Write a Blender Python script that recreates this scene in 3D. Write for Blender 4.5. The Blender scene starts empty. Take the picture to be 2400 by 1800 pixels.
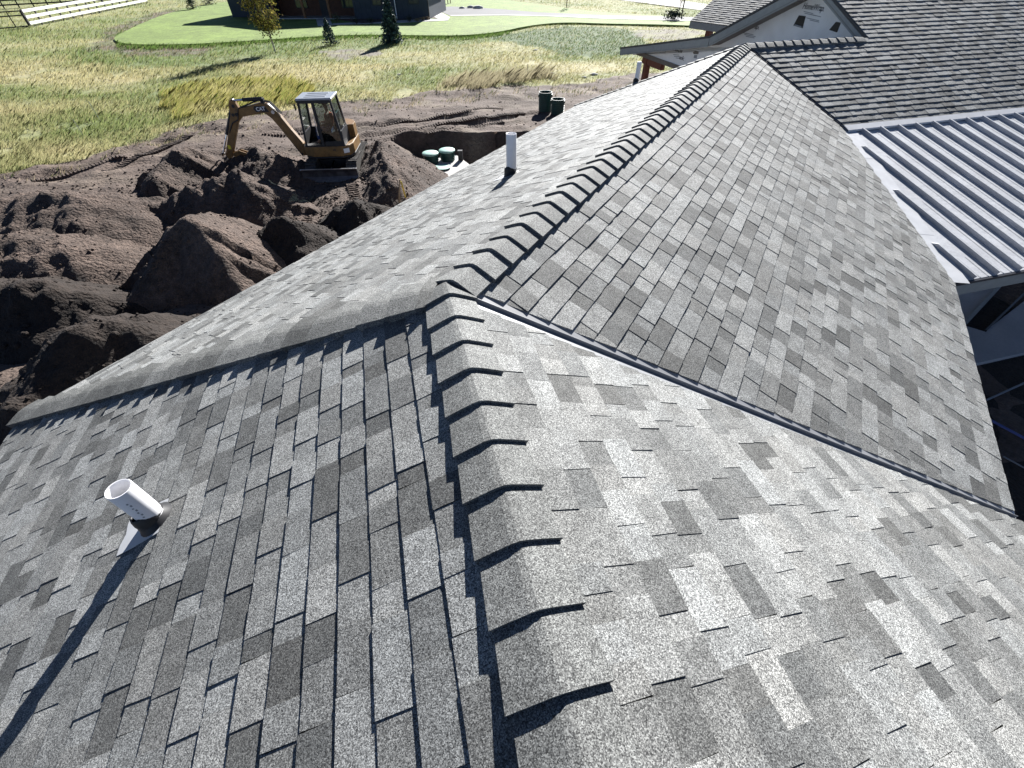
import bpy, bmesh, math, random
import numpy as np
from mathutils import Vector, Matrix

random.seed(7); RNG = np.random.default_rng(11)
SC = bpy.context.scene
COL = SC.collection
PI = math.pi

# ------------------------------------------------------------------ camera
F_PX, TH, ROLL = 1000.037, 0.798480, -0.011131      # focal length in photo pixels, pitch below level, roll
CAM_H = 5.85
_F = np.array([0, math.cos(TH), -math.sin(TH)]); _R = np.array([1., 0, 0]); _U = np.cross(_R, _F)
CR = math.cos(ROLL)*_R + math.sin(ROLL)*_U; CU = -math.sin(ROLL)*_R + math.cos(ROLL)*_U; CF = _F
cam_d = bpy.data.cameras.new('camera'); cam = bpy.data.objects.new('camera', cam_d); COL.objects.link(cam)
cam_d.sensor_fit = 'HORIZONTAL'; cam_d.sensor_width = 36; cam_d.lens = F_PX/2400*36
cam_d.clip_start = 0.05; cam_d.clip_end = 3000
M = Matrix(((CR[0], CU[0], -CF[0], 0), (CR[1], CU[1], -CF[1], 0), (CR[2], CU[2], -CF[2], CAM_H), (0, 0, 0, 1)))
cam.matrix_world = M
SC.camera = cam

# ------------------------------------------------------------------ light
SUN_AZ, SUN_EL = math.radians(15.5), math.radians(28.0)
L = Vector((math.sin(SUN_AZ)*math.cos(SUN_EL), math.cos(SUN_AZ)*math.cos(SUN_EL), math.sin(SUN_EL)))
w = bpy.data.worlds.new('World'); SC.world = w; w.use_nodes = True
nt = w.node_tree; sky = nt.nodes.new('ShaderNodeTexSky'); sky.sky_type = 'NISHITA'; sky.sun_disc = False
sky.sun_elevation = SUN_EL; sky.sun_rotation = SUN_AZ; sky.altitude = 1600; sky.air_density = 0.38; sky.dust_density = 0.0
nt.links.new(sky.outputs[0], nt.nodes['Background'].inputs[0]); nt.nodes['Background'].inputs[1].default_value = 0.05
sd = bpy.data.lights.new('sun', 'SUN'); sd.energy = 5.0; sd.angle = math.radians(0.5); sd.color = (1, 0.98, 0.95)
so = bpy.data.objects.new('sun', sd); COL.objects.link(so); so.rotation_euler = L.to_track_quat('Z', 'Y').to_euler()
so.location = (8, 20, 30)
SC.view_settings.view_transform = 'Standard'; SC.view_settings.look = 'None'
SC.view_settings.exposure = 1.55; SC.view_settings.gamma = 1.0; SC.view_settings.use_curve_mapping = False
SC.render.engine = 'CYCLES'
SC.cycles.max_bounces = 6; SC.cycles.transparent_max_bounces = 8

# ------------------------------------------------------------------ helpers
def A(*v): return np.array(v, float)
CAMP = A(0, 0, CAM_H)
def ray(x, y): return (x-1200)/F_PX*CR - (y-900)/F_PX*CU + CF
def px(x, y, z=0.0):                       # photo pixel -> point at height z
    v = ray(x, y); return CAMP + v*((z-CAM_H)/v[2])
def pxplane(x, y, P, n):
    v = ray(x, y); return CAMP + v*(((P-CAMP) @ n)/(v @ n))
def pxat(x, y, Y):
    v = ray(x, y); return CAMP + v*(Y/v[1])
def project(P):
    Q = np.atleast_2d(P) - CAMP; z = Q @ CF
    return np.stack([1200+F_PX*(Q @ CR)/z, 900-F_PX*(Q @ CU)/z, z], -1)
def unit(v): v = np.asarray(v, float); return v/np.linalg.norm(v)
def dr(az): return A(math.sin(az), math.cos(az), 0)
UP = A(0, 0, 1)

FRAME = {}                                  # object -> its origin in its root's frame
def thing(name, loc, label, cat, group=None, rz=0.0, local=False):
    o = bpy.data.objects.new(name, None); COL.objects.link(o); o.location = loc; o.rotation_euler = (0, 0, rz)
    o.empty_display_size = 0.3
    o['label'] = label; o['category'] = cat
    if group: o['group'] = group
    FRAME[o] = A(0, 0, 0) if local else A(*loc)
    return o
def tag(o, label, cat, group=None):
    o['label'] = label; o['category'] = cat
    if group: o['group'] = group
    return o
def mesh(name, verts, faces, mat, parent=None, origin=None, smooth=False, cols=None, mats=None, midx=None):
    V = np.asarray(verts, float).reshape(-1, 3)
    if origin is None: origin = (V.min(0)+V.max(0))/2
    origin = np.asarray(origin, float)
    me = bpy.data.meshes.new(name)
    me.from_pydata((V-origin).tolist(), [], [list(f) for f in faces])
    if cols is not None:                    # one colour per face
        at = me.attributes.new('tone', 'FLOAT_COLOR', 'CORNER')
        cnt = np.zeros(len(me.polygons), np.int32); me.polygons.foreach_get('loop_total', cnt)
        c = np.asarray(cols, np.float32)
        if c.shape[1] == 3: c = np.concatenate([c, np.ones((len(c), 1), np.float32)], 1)
        at.data.foreach_set('color', np.repeat(c, cnt, 0).ravel())
    for m_ in (mats or [mat]): me.materials.append(m_)
    if midx is not None: me.polygons.foreach_set('material_index', np.asarray(midx, np.int32))
    if smooth: me.polygons.foreach_set('use_smooth', np.ones(len(me.polygons), bool))
    me.update()
    o = bpy.data.objects.new(name, me); COL.objects.link(o)
    if parent is not None:
        o.parent = parent; o.location = origin-FRAME[parent]
    else: o.location = origin
    FRAME[o] = origin
    return o
def bevel(o, wd, seg=2):
    m_ = o.modifiers.new('bevel', 'BEVEL'); m_.width = wd; m_.segments = seg; m_.limit_method = 'ANGLE'; m_.angle_limit = math.radians(35)
    return o
class MB:
    def __init__(s): s.v = []; s.f = []
    def add(s, v, f):
        n = len(s.v); s.v += [tuple(map(float, p)) for p in v]; s.f += [tuple(i+n for i in q) for q in f]; return s
    def box(s, c, size, ax=None):
        c = A(*c); hx, hy, hz = [k/2 for k in size]
        X, Y, Z = ax if ax is not None else (A(1, 0, 0), A(0, 1, 0), UP)
        v = [c+X*a*hx+Y*b*hy+Z*d_*hz for d_ in (-1, 1) for b in (-1, 1) for a in (-1, 1)]
        return s.add(v, [(0, 2, 3, 1), (4, 5, 7, 6), (0, 1, 5, 4), (2, 6, 7, 3), (0, 4, 6, 2), (1, 3, 7, 5)])
    def beam(s, p, q, wd, ht, up=UP):
        p = A(*p); q = A(*q); X = unit(q-p); Y = unit(np.cross(up, X)); Z = np.cross(X, Y)
        return s.box((p+q)/2, (np.linalg.norm(q-p), wd, ht), (X, Y, Z))
    def tube(s, p, q, r0, r1=None, n=12, cap=True):
        r1 = r0 if r1 is None else r1
        p = A(*p); q = A(*q); X = unit(q-p); a = A(1, 0, 0) if abs(X[0]) < .8 else A(0, 1, 0)
        Y = unit(np.cross(a, X)); Z = np.cross(X, Y)
        v = []
        for c, r in ((p, r0), (q, r1)):
            v += [c+(Y*math.cos(2*PI*i/n)+Z*math.sin(2*PI*i/n))*r for i in range(n)]
        f = [(i, (i+1) % n, n+(i+1) % n, n+i) for i in range(n)]
        if cap: f += [tuple(range(n-1, -1, -1)), tuple(range(n, 2*n))]
        return s.add(v, f)
    def lathe(s, c, prof, n=20, ax=None):
        c = A(*c); X, Y, Z = ax if ax is not None else (A(1, 0, 0), A(0, 1, 0), UP)
        v = [c+(X*math.cos(2*PI*i/n)+Y*math.sin(2*PI*i/n))*r+Z*z for r, z in prof for i in range(n)]
        f = [(k*n+i, k*n+(i+1) % n, (k+1)*n+(i+1) % n, (k+1)*n+i) for k in range(len(prof)-1) for i in range(n)]
        return s.add(v, f)
    def prism(s, poly, d_):                # 3D planar polygon extruded by vector d_
        poly = [A(*p) for p in poly]; d_ = A(*d_); n = len(poly)
        v = poly+[p+d_ for p in poly]
        f = [tuple(range(n-1, -1, -1)), tuple(range(n, 2*n))]+[(i, (i+1) % n, n+(i+1) % n, n+i) for i in range(n)]
        return s.add(v, f)
    def build(s, name, mat, parent=None, **k): return mesh(name, s.v, s.f, mat, parent, **k)

# numpy lattice noise
def _h(ix, iy, sd):
    h = (ix.astype(np.int64)*374761393 + iy.astype(np.int64)*668265263 + sd*1442695041) & 0xffffffff
    h = ((h ^ (h >> 13))*1274126177) & 0xffffffff
    return ((h ^ (h >> 16)) & 0xffff)/65535.0
def vn(x, y, sd=0):
    xi = np.floor(x); yi = np.floor(y); fx = x-xi; fy = y-yi; fx = fx*fx*(3-2*fx); fy = fy*fy*(3-2*fy)
    return (_h(xi, yi, sd)*(1-fx)+_h(xi+1, yi, sd)*fx)*(1-fy)+(_h(xi, yi+1, sd)*(1-fx)+_h(xi+1, yi+1, sd)*fx)*fy
def fbm(x, y, sc, oc=4, sd=0, g=.5):
    x = np.asarray(x, float)/sc; y = np.asarray(y, float)/sc; t = 0; a = 1; n = 0
    for k in range(oc): t = t+a*vn(x, y, sd+k*17); n += a; a *= g; x = x*2.03+5.2; y = y*2.03+1.3
    return t/n
def inpoly(x, y, P):
    P = np.asarray(P)[:, :2]; c = np.zeros(np.shape(x), bool); j = len(P)-1
    for i in range(len(P)):
        xi, yi = P[i]; xj, yj = P[j]
        with np.errstate(divide='ignore', invalid='ignore'):
            c ^= ((yi > y) != (yj > y)) & (x < (xj-xi)*(y-yi)/(yj-yi+1e-12)+xi)
        j = i
    return c

# ------------------------------------------------------------------ materials
def mat(name, col, rough=.7, metal=0.0, spec=.4, noise=None, bump=None, attr=None, coat=0.0):
    """col base colour; noise=(scale, amount[, detail]); bump=(scale, strength, distance); attr multiplies by a mesh colour"""
    m_ = bpy.data.materials.new(name); m_.use_nodes = True; N = m_.node_tree; b = N.nodes['Principled BSDF']
    b.inputs['Roughness'].default_value = rough; b.inputs['Metallic'].default_value = metal
    b.inputs['Specular IOR Level'].default_value = spec; b.inputs['Coat Weight'].default_value = coat
    pos = N.nodes.new('ShaderNodeNewGeometry').outputs['Position']
    rgb = N.nodes.new('ShaderNodeRGB'); rgb.outputs[0].default_value = (*col, 1); out = rgb.outputs[0]
    if attr:
        at = N.nodes.new('ShaderNodeAttribute'); at.attribute_name = attr; out = at.outputs['Color']
    for k in (noise if isinstance(noise, list) else [noise] if noise else []):
        n = N.nodes.new('ShaderNodeTexNoise'); n.inputs['Scale'].default_value = k[0]; n.inputs['Detail'].default_value = k[2] if len(k) > 2 else 3
        N.links.new(pos, n.inputs['Vector'])
        mr = N.nodes.new('ShaderNodeMapRange'); mr.inputs[1].default_value = .3; mr.inputs[2].default_value = .7
        mr.inputs[3].default_value = 1-k[1]; mr.inputs[4].default_value = 1+k[1]
        N.links.new(n.outputs[0], mr.inputs[0])
        mx = N.nodes.new('ShaderNodeVectorMath'); mx.operation = 'SCALE'
        N.links.new(out, mx.inputs[0]); N.links.new(mr.outputs[0], mx.inputs['Scale']); out = mx.outputs[0]
    N.links.new(out, b.inputs['Base Color'])
    if bump:
        n = N.nodes.new('ShaderNodeTexNoise'); n.inputs['Scale'].default_value = bump[0]; n.inputs['Detail'].default_value = 5
        N.links.new(pos, n.inputs['Vector']); bp = N.nodes.new('ShaderNodeBump')
        bp.inputs['Strength'].default_value = bump[1]; bp.inputs['Distance'].default_value = bump[2]
        N.links.new(n.outputs[0], bp.inputs['Height']); N.links.new(bp.outputs[0], b.inputs['Normal'])
    return m_
def shingle_mat():
    m_ = bpy.data.materials.new('asphalt_shingle'); m_.use_nodes = True; N = m_.node_tree; b = N.nodes['Principled BSDF']
    b.inputs['Roughness'].default_value = .8; b.inputs['Specular IOR Level'].default_value = .33
    pos = N.nodes.new('ShaderNodeNewGeometry').outputs['Position']
    at = N.nodes.new('ShaderNodeAttribute'); at.attribute_name = 'tone'; out = at.outputs['Color']
    vo = N.nodes.new('ShaderNodeTexVoronoi'); vo.inputs['Scale'].default_value = 340; N.links.new(pos, vo.inputs['Vector'])
    sp = N.nodes.new('ShaderNodeSeparateColor'); N.links.new(vo.outputs['Color'], sp.inputs[0])
    cr = N.nodes.new('ShaderNodeValToRGB'); e = cr.color_ramp.elements
    e[0].position = 0; e[0].color = (.14, .14, .145, 1); e[1].position = 1; e[1].color = (2.1, 2.1, 2.07, 1)
    k = e.new(.35); k.color = (.62, .62, .62, 1); k = e.new(.75); k.color = (1.25, 1.25, 1.23, 1)
    N.links.new(sp.outputs[0], cr.inputs[0])
    mx = N.nodes.new('ShaderNodeVectorMath'); mx.operation = 'MULTIPLY'; N.links.new(out, mx.inputs[0]); N.links.new(cr.outputs[0], mx.inputs[1])
    n = N.nodes.new('ShaderNodeTexNoise'); n.inputs['Scale'].default_value = 14; n.inputs['Detail'].default_value = 6; N.links.new(pos, n.inputs['Vector'])
    mr = N.nodes.new('ShaderNodeMapRange'); mr.inputs[1].default_value = .3; mr.inputs[2].default_value = .7; mr.inputs[3].default_value = .84; mr.inputs[4].default_value = 1.16
    N.links.new(n.outputs[0], mr.inputs[0])
    m2 = N.nodes.new('ShaderNodeVectorMath'); m2.operation = 'SCALE'; N.links.new(mx.outputs[0], m2.inputs[0]); N.links.new(mr.outputs[0], m2.inputs['Scale'])
    N.links.new(m2.outputs[0], b.inputs['Base Color'])
    bp = N.nodes.new('ShaderNodeBump'); bp.inputs['Strength'].default_value = .55; bp.inputs['Distance'].default_value = .0016
    N.links.new(sp.outputs[1], bp.inputs['Height']); N.links.new(bp.outputs[0], b.inputs['Normal'])
    return m_
def glass_mat(name='cab_glass', tint=(.48, .56, .56), gl=.08):
    m_ = bpy.data.materials.new(name); m_.use_nodes = True; N = m_.node_tree
    t = N.nodes.new('ShaderNodeBsdfTransparent'); t.inputs[0].default_value = (*tint, 1)
    g = N.nodes.new('ShaderNodeBsdfGlossy'); g.inputs['Roughness'].default_value = .03
    x = N.nodes.new('ShaderNodeMixShader'); x.inputs[0].default_value = gl
    N.links.new(t.outputs[0], x.inputs[1]); N.links.new(g.outputs[0], x.inputs[2])
    N.links.new(x.outputs[0], N.nodes['Material Output'].inputs[0]); return m_
def blade_mat(name, tr=.45):
    m_ = bpy.data.materials.new(name); m_.use_nodes = True; N = m_.node_tree
    at = N.nodes.new('ShaderNodeAttribute'); at.attribute_name = 'tone'
    d_ = N.nodes.new('ShaderNodeBsdfDiffuse'); t = N.nodes.new('ShaderNodeBsdfTranslucent'); x = N.nodes.new('ShaderNodeMixShader'); x.inputs[0].default_value = tr
    N.links.new(at.outputs['Color'], d_.inputs[0]); N.links.new(at.outputs['Color'], t.inputs[0]); N.links.new(d_.outputs[0], x.inputs[1]); N.links.new(t.outputs[0], x.inputs[2])
    N.links.new(x.outputs[0], N.nodes['Material Output'].inputs[0]); return m_
MT = dict(
    shingle=shingle_mat(),
    deck=mat('roof_underlay', (.035, .035, .038), .95),
    flash=mat('galvanised_flashing', (.50, .51, .53), .5, .0, .3, noise=(6, .08)),
    valleymetal=mat('valley_metal', (.235, .24, .255), .5, .0, .4, noise=(6, .1)),
    darkflash=mat('dark_trim_and_valley_shade', (.05, .052, .06), .5, .2),
    steel=mat('metal_roofing', (.46, .47, .49), .45, .0, .5, noise=[(3, .10), (40, .08)], bump=(14, .25, .02)),
    fascia=mat('grey_fascia', (.27, .29, .29), .6, noise=(9, .08)),
    soffit=mat('taupe_soffit', (.16, .145, .13), .7, noise=(7, .08)),
    wrap=mat('house_wrap', (.78, .80, .82), .5, noise=(2.5, .06), bump=(5, .5, .03)),
    ink=mat('wrap_print', (.02, .022, .03), .6), paleink=mat('wrap_small_print', (.25, .27, .30), .6),
    timber=mat('red_brown_timber', (.16, .055, .035), .7, noise=(14, .25)),
    pvc=mat('white_pvc', (.80, .80, .82), .35, noise=(20, .03)), rubber=mat('black_rubber', (.02, .02, .022), .55),
    inner=mat('pipe_bore', (.55, .55, .55), .6),
    concrete=mat('concrete', (.42, .41, .39), .85, noise=[(1.5, .12), (30, .10)], bump=(40, .2, .01)),
    slab=mat('patio_concrete', (.38, .39, .41), .85, noise=[(1.2, .1), (25, .06)]),
    void=mat('recess_floor', (.03, .03, .035), .95),
    grass_ground=None, yellow=mat('machine_yellow', (.19, .105, .032), .5, noise=[(6, .25), (50, .2)], coat=.15),
    black=mat('machine_black', (.018, .018, .02), .5, noise=(8, .3)), chrome=mat('chrome_rod', (.75, .78, .82), .12, 1.0),
    track=mat('track_steel', (.075, .07, .065), .6, .3, noise=(12, .4)), blade=mat('worn_blade_steel', (.10, .10, .11), .45, .5, noise=(5, .4)),
    worn=mat('polished_edge', (.55, .57, .6), .3, .8), cabroof=mat('cab_roof_paint', (.30, .32, .35), .35, .1, noise=(6, .1)),
    white=mat('white_print', (.8, .8, .8), .5), glass=glass_mat(),
    sticker=mat('yellow_sticker', (.7, .6, .05), .5),
    vest=mat('orange_vest', (.75, .12, .04), .8), jeans=mat('blue_jeans', (.03, .055, .16), .9), skin=mat('skin', (.35, .19, .12), .6),
    cap=mat('dark_cap', (.02, .02, .025), .8), seat=mat('seat_vinyl', (.025, .025, .03), .6),
    tank_green=mat('riser_green', (.012, .05, .042), .5, noise=(8, .2)), lid_green=mat('riser_lid', (.30, .48, .42), .55, noise=(9, .15)),
    pipe_green=mat('sewer_pipe', (.42, .62, .58), .4), wood=mat('raw_stake', (.45, .33, .2), .8, noise=(20, .2)), ystake=mat('yellow_stake', (.7, .55, .12), .7),
    lath=mat('white_lath', (.75, .73, .68), .7), fence_white=mat('white_vinyl', (.80, .80, .79), .45), fence_dark=mat('dark_fence_wood', (.03, .028, .027), .8, noise=(3, .3)),
    siding=mat('slate_blue_siding', (.030, .040, .055), .7, noise=(2, .12)), trimwood=mat('cedar_post', (.20, .095, .045), .7, noise=(5, .2)),
    doorwood=mat('cedar_cladding', (.085, .035, .020), .7, noise=(4, .2)), pane=mat('dark_window_pane', (.03, .04, .05), .08, 0, .6), frame=mat('black_frame', (.015, .015, .018), .5),
    asphalt=mat('asphalt', (.13, .13, .135), .9, noise=[(.3, .12), (8, .1)]), road=mat('gravel_road', (.42, .40, .38), .95, noise=[(.4, .1), (5, .12)]),
    lawn=mat('lawn_turf', (.150, .212, .045), .9, noise=[(.16, .14), (.9, .22, 5), (5, .3, 4)], bump=(9, .7, .06)),
    bark=mat('pale_bark', (.36, .32, .28), .8, noise=(30, .3)), brownbark=mat('brown_bark', (.10, .07, .05), .9),
    leaf=blade_mat('birch_leaf', .4), needle=mat('spruce_needle', (1, 1, 1), .7, attr='tone'),
    grass=blade_mat('dry_grass_blade', .5), ground=mat('ground_soil_and_grass', (1, 1, 1), .95, attr='tone', noise=[(1.1, .16, 4), (6, .22, 5), (28, .22, 3)], bump=(11, .8, .07)),
    dirt=mat('brown_soil', (.083, .0605, .049), .95, noise=[(.8, .4, 4), (7, .35, 6), (40, .35, 3)], bump=(15, 1.0, .12)),
    darkdirt=mat('dark_and_shaded_soil', (.024, .0172, .0135), .95, noise=[(1.5, .2, 4), (9, .3, 5)], bump=(18, 1.0, .07)),  # dark soil; on the near heap and patio side it stands for shade
    mulch=mat('bark_mulch', (.08, .055, .045), .95, noise=(6, .5)), rock=mat('pale_rock', (.5, .49, .47), .9, noise=(4, .2)),
    bluepipe=mat('blue_rod', (.06, .09, .30), .5), rebar=mat('grey_rod', (.16, .18, .22), .5),
)

# ================================================================== HOUSE WITH THE ROOF
S_ = 1.36
aN = -0.2505655                                    # azimuth of the near ridge; the wings turn by 45 degrees each
n_, r_, m_dir = dr(aN), dr(aN+PI/4), dr(aN+PI/2)
P0 = A(-0.26397984*S_, 1.5216771*S_, CAM_H-S_)
PIT = 0.4318; W_RUN = 2.976*S_; W4 = 2.8164*S_; PIT5 = 0.42
E_ = P0+r_*7.02858*S_
KK = 1/math.cos(PI/8)
C_ = P0+dr(aN-PI/2+PI/8)*W_RUN*KK-UP*W_RUN*PIT
VE = P0+dr(aN+PI/2+PI/8)*W4*KK-UP*W4*PIT
K_ = E_+dr(aN-PI/8)*W_RUN*KK-UP*W_RUN*PIT
house = thing('house', (P0[0], P0[1], 0), 'grey shingled house under construction with angled roof wings and wrapped gable', 'house')
HL = FRAME[house]

class Face:
    """roof plane: O on its top line, u along the courses, az the way it falls"""
    def __init__(s, O, u, az, pitch):
        s.O = np.asarray(O, float); s.u = unit(u); s.down = unit(dr(az)-UP*pitch); s.n = unit(np.cross(s.u, s.down))
        if s.n[2] < 0: s.n = -s.n
    def uv(s, P): d = np.asarray(P)-s.O; return A(d @ s.u, d @ s.down)
    def pt(s, u, v, h=0.0): return s.O+s.u*u+s.down*v+s.n*h
F1 = Face(P0, n_, aN-PI/2, PIT); F2 = Face(P0, n_, aN+PI/2, PIT)
F3 = Face(P0, r_, aN+PI/4-PI/2, PIT); F4 = Face(P0, r_, aN+PI/4+PI/2, PIT)
F5 = Face(E_, m_dir, aN+PI, PIT5); F3B = Face(E_, m_dir, aN, PIT)
# valley between wing (F4) and main roof (F5); porch roof under it
def plane_line(Fa, Fb, P): return unit(np.cross(Fa.n, Fb.n)), P
vdir = unit(np.cross(F4.n, F5.n)); vdir = vdir if vdir[2] < 0 else -vdir
ZB = 3.574
B_ = E_+vdir*((E_[2]-ZB)/-vdir[2])
Y_ = pxplane(2235, 663, P0, F4.n)
runm = (Y_-B_) @ dr(aN+PI); pm = (B_[2]-Y_[2])/runm
F6 = Face(Y_, m_dir, aN+PI, pm)                   # porch (metal) plane
QS = 2.88                                          # where the gable rake stands along the short ridge
Q_ = E_+m_dir*QS

def clip(poly, a, b, c):                           # keep a*u+b*v+c>=0
    out = []
    for i in range(len(poly)):
        p, q = poly[i], poly[(i+1) % len(poly)]; dp = a*p[0]+b*p[1]+c; dq = a*q[0]+b*q[1]+c
        if dp >= 0: out.append(p)
        if (dp >= 0) != (dq >= 0):
            t = dp/(dp-dq); out.append((p[0]+(q[0]-p[0])*t, p[1]+(q[1]-p[1])*t))
    return out
def ccw(P):
    ar = sum(P[i][0]*P[(i+1) % len(P)][1]-P[(i+1) % len(P)][0]*P[i][1] for i in range(len(P)))
    return P if ar > 0 else P[::-1]
EXPO = .1395
PIECES = []                                        # (slope, verts, faces, tone)
def tone_pick():
    r = random.random()
    if r < .17: b = random.uniform(.095, .135)
    elif r < .52: b = random.uniform(.15, .20)
    else: b = random.uniform(.21, .285)
    k = random.uniform(-.012, .012)
    return A(b*(.985+k), b*1.0, b*(.985-k))
def shingles(Fc, poly, slope, wmin=.085, wmax=.27, insets=None, amp=1.0):
    P = ccw([tuple(p) for p in poly])
    us = [p[0] for p in P]; vs = [p[1] for p in P]
    k0 = math.floor(min(vs)/EXPO)-1; k1 = math.ceil(max(vs)/EXPO)+1
    for k in range(k0, k1):
        v0 = k*EXPO; u = min(us)-random.uniform(0, .4); raised = random.random() < .5
        while u < max(us):
            wd = random.uniform(wmin, wmax) if raised else random.uniform(wmin*.9, wmax*.8)
            uu = u; u += wd
            j = random.uniform(-.0025, .0025)
            sk = random.uniform(-.004, .004)
            pc = [(uu, v0), (uu+wd, v0), (uu+wd+sk, v0+EXPO+j), (uu+sk, v0+EXPO+j)]
            for i in range(len(P)):
                (x0, y0), (x1, y1) = P[i], P[(i+1) % len(P)]
                a, b = -(y1-y0), (x1-x0); pc = clip(pc, a, b, -(a*x0+b*y0))
                if len(pc) < 3: break
            up_ = raised
            raised = not raised if random.random() < .82 else raised
            if len(pc) < 3: continue
            ar = abs(sum(pc[i][0]*pc[(i+1) % len(pc)][1]-pc[(i+1) % len(pc)][0]*pc[i][1] for i in range(len(pc))))/2
            if ar < 2e-4: continue
            q = []
            for p in pc:
                if not q or math.hypot(p[0]-q[-1][0], p[1]-q[-1][1]) > 1e-4: q.append(p)
            if len(q) > 2 and math.hypot(q[0][0]-q[-1][0], q[0][1]-q[-1][1]) < 1e-4: q.pop()
            if len(q) < 3: continue
            lift = .004+(.0030 if up_ else 0)+random.uniform(0, .0008); tb = (.0088+random.uniform(-.001, .0012))*amp
            n = len(q)
            top = [Fc.pt(a, b, lift+tb*min(1.02, max(0, (b-v0)/EXPO))) for a, b in q]
            bot = [Fc.pt(a, b, -.004) for a, b in q]
            fs = [tuple(range(n))]+[(i, n+i, n+(i+1) % n, (i+1) % n) for i in range(n)]
            t = tone_pick()
            if not up_: t = t*.93
            PIECES.append((slope, np.array(top+bot), fs, t))

def slope_part(name, Fc, poly, th=.03, label=None):
    P = [Fc.pt(u, v, -.006) for u, v in poly]
    o = MB().prism(P, -Fc.n*th).build(name, MT['deck'], house)
    if label: o['label'] = label
    return o
def uvp(Fc, *pts): return [tuple(Fc.uv(p)) for p in pts]
BACK = 5.6
def along(P, d_, t): return P+d_*t
# visible slopes
p1 = uvp(F1, P0, C_, along(C_, n_, -BACK-.4), along(P0, n_, -BACK))
p2 = uvp(F2, P0, P0+(VE-P0)*1.06, along(P0+(VE-P0)*1.06, n_, -BACK+.2), along(P0, n_, -BACK))
p3 = uvp(F3, P0, E_, K_, C_)
p4 = uvp(F4, P0, E_, B_, Y_, VE)
FAR = 9.0
Bf = B_+m_dir*FAR; Ef = E_+m_dir*(FAR+1.3)
p5 = uvp(F5, E_, Ef, Bf, B_)
RISE = 3.6                                         # main roof goes on up to its ridge
p5u = uvp(F5, Q_, Q_-F5.down*RISE, Ef-F5.down*RISE, Ef)
s1 = slope_part('roof_slope', F1, p1); s2 = slope_part('roof_slope', F2, p2); s3 = slope_part('roof_slope', F3, p3)
s4 = slope_part('roof_slope', F4, p4)
p5all = uvp(F5, E_, Q_, Q_-F5.down*RISE, Ef-F5.down*RISE, Bf, B_)
s5 = slope_part('roof_slope', F5, p5all)
PE = E_+m_dir*3.1; PEb = F3B.pt(3.1, W_RUN*math.hypot(1, PIT))
s3b = slope_part('roof_slope', F3B, uvp(F3B, E_, PE, PEb, K_))
# shingles stop short of the open valleys
def inset(poly, P, Q, dist, Fc, dist2=None):                   # cut poly back from line P-Q (towards its inside)
    a, b = Fc.uv(P), Fc.uv(Q); t = unit(b-a); nn = A(-t[1], t[0]); cen = np.mean(np.array(poly), 0)
    if (cen-a) @ nn < 0: nn = -nn
    c0 = a+nn*dist
    if dist2 is not None:
        t = unit((b+nn*dist2)-c0); n2 = A(-t[1], t[0]); nn = n2 if n2 @ nn > 0 else -n2
    return clip(poly, nn[0], nn[1], -(c0 @ nn))
shingles(F1, p1, s1); shingles(F2, inset(p2, P0, VE, .075, F2, .030), s2)
shingles(F3, p3, s3); shingles(F4, inset(inset(inset(p4, P0, VE, .070, F4, .055), E_, B_, .035, F4), B_, Y_, .015, F4), s4)
shingles(F5, inset(p5, E_, B_, .07, F5), s5, amp=1.25); shingles(F5, p5u, s5, amp=1.25)
shingles(F3B, uvp(F3B, E_, PE, PEb, K_), s3b)

# the 300 that show largest stand alone, the rest of each slope is one piece
def screen_area(V, n):
    q = project(V[:n]); 
    if (q[:, 2] < .1).any(): return 0
    c = q[:, :2].mean(0)
    if not (-20 < c[0] < 2420 and -20 < c[1] < 1820): return 0
    x, y = q[:, 0], q[:, 1]; return abs(np.dot(x, np.roll(y, -1))-np.dot(y, np.roll(x, -1)))/2
areas = [screen_area(V, len(V)//2) if (V[:len(V)//2].mean(0)-CAMP) @ s_n < 0 else 0 for (sl, V, fs, t), s_n in
         ((p, {s1: F1, s2: F2, s3: F3, s4: F4, s5: F5, s3b: F3B}[p[0]].n) for p in PIECES)]
order = np.argsort(-np.array(areas)); single = set(order[:300].tolist())
rest = {}
for i, (sl, V, fs, t) in enumerate(PIECES):
    if i in single:
        mesh('shingle', V, fs, MT['shingle'], sl, cols=[t]*len(fs))
    else:
        R = rest.setdefault(sl, ([], [], []))
        R[0].append(V); R[1].append(fs); R[2].append(t)
for sl, (VV, FF, TT) in rest.items():
    off = 0; faces = []; cols = []
    for V, fs, t in zip(VV, FF, TT):
        faces += [tuple(i+off for i in f) for f in fs]; cols += [t]*len(fs); off += len(V)
    o = mesh('shingle_field', np.concatenate(VV), faces, MT['shingle'], sl, cols=cols); o['kind'] = 'stuff'

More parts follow.
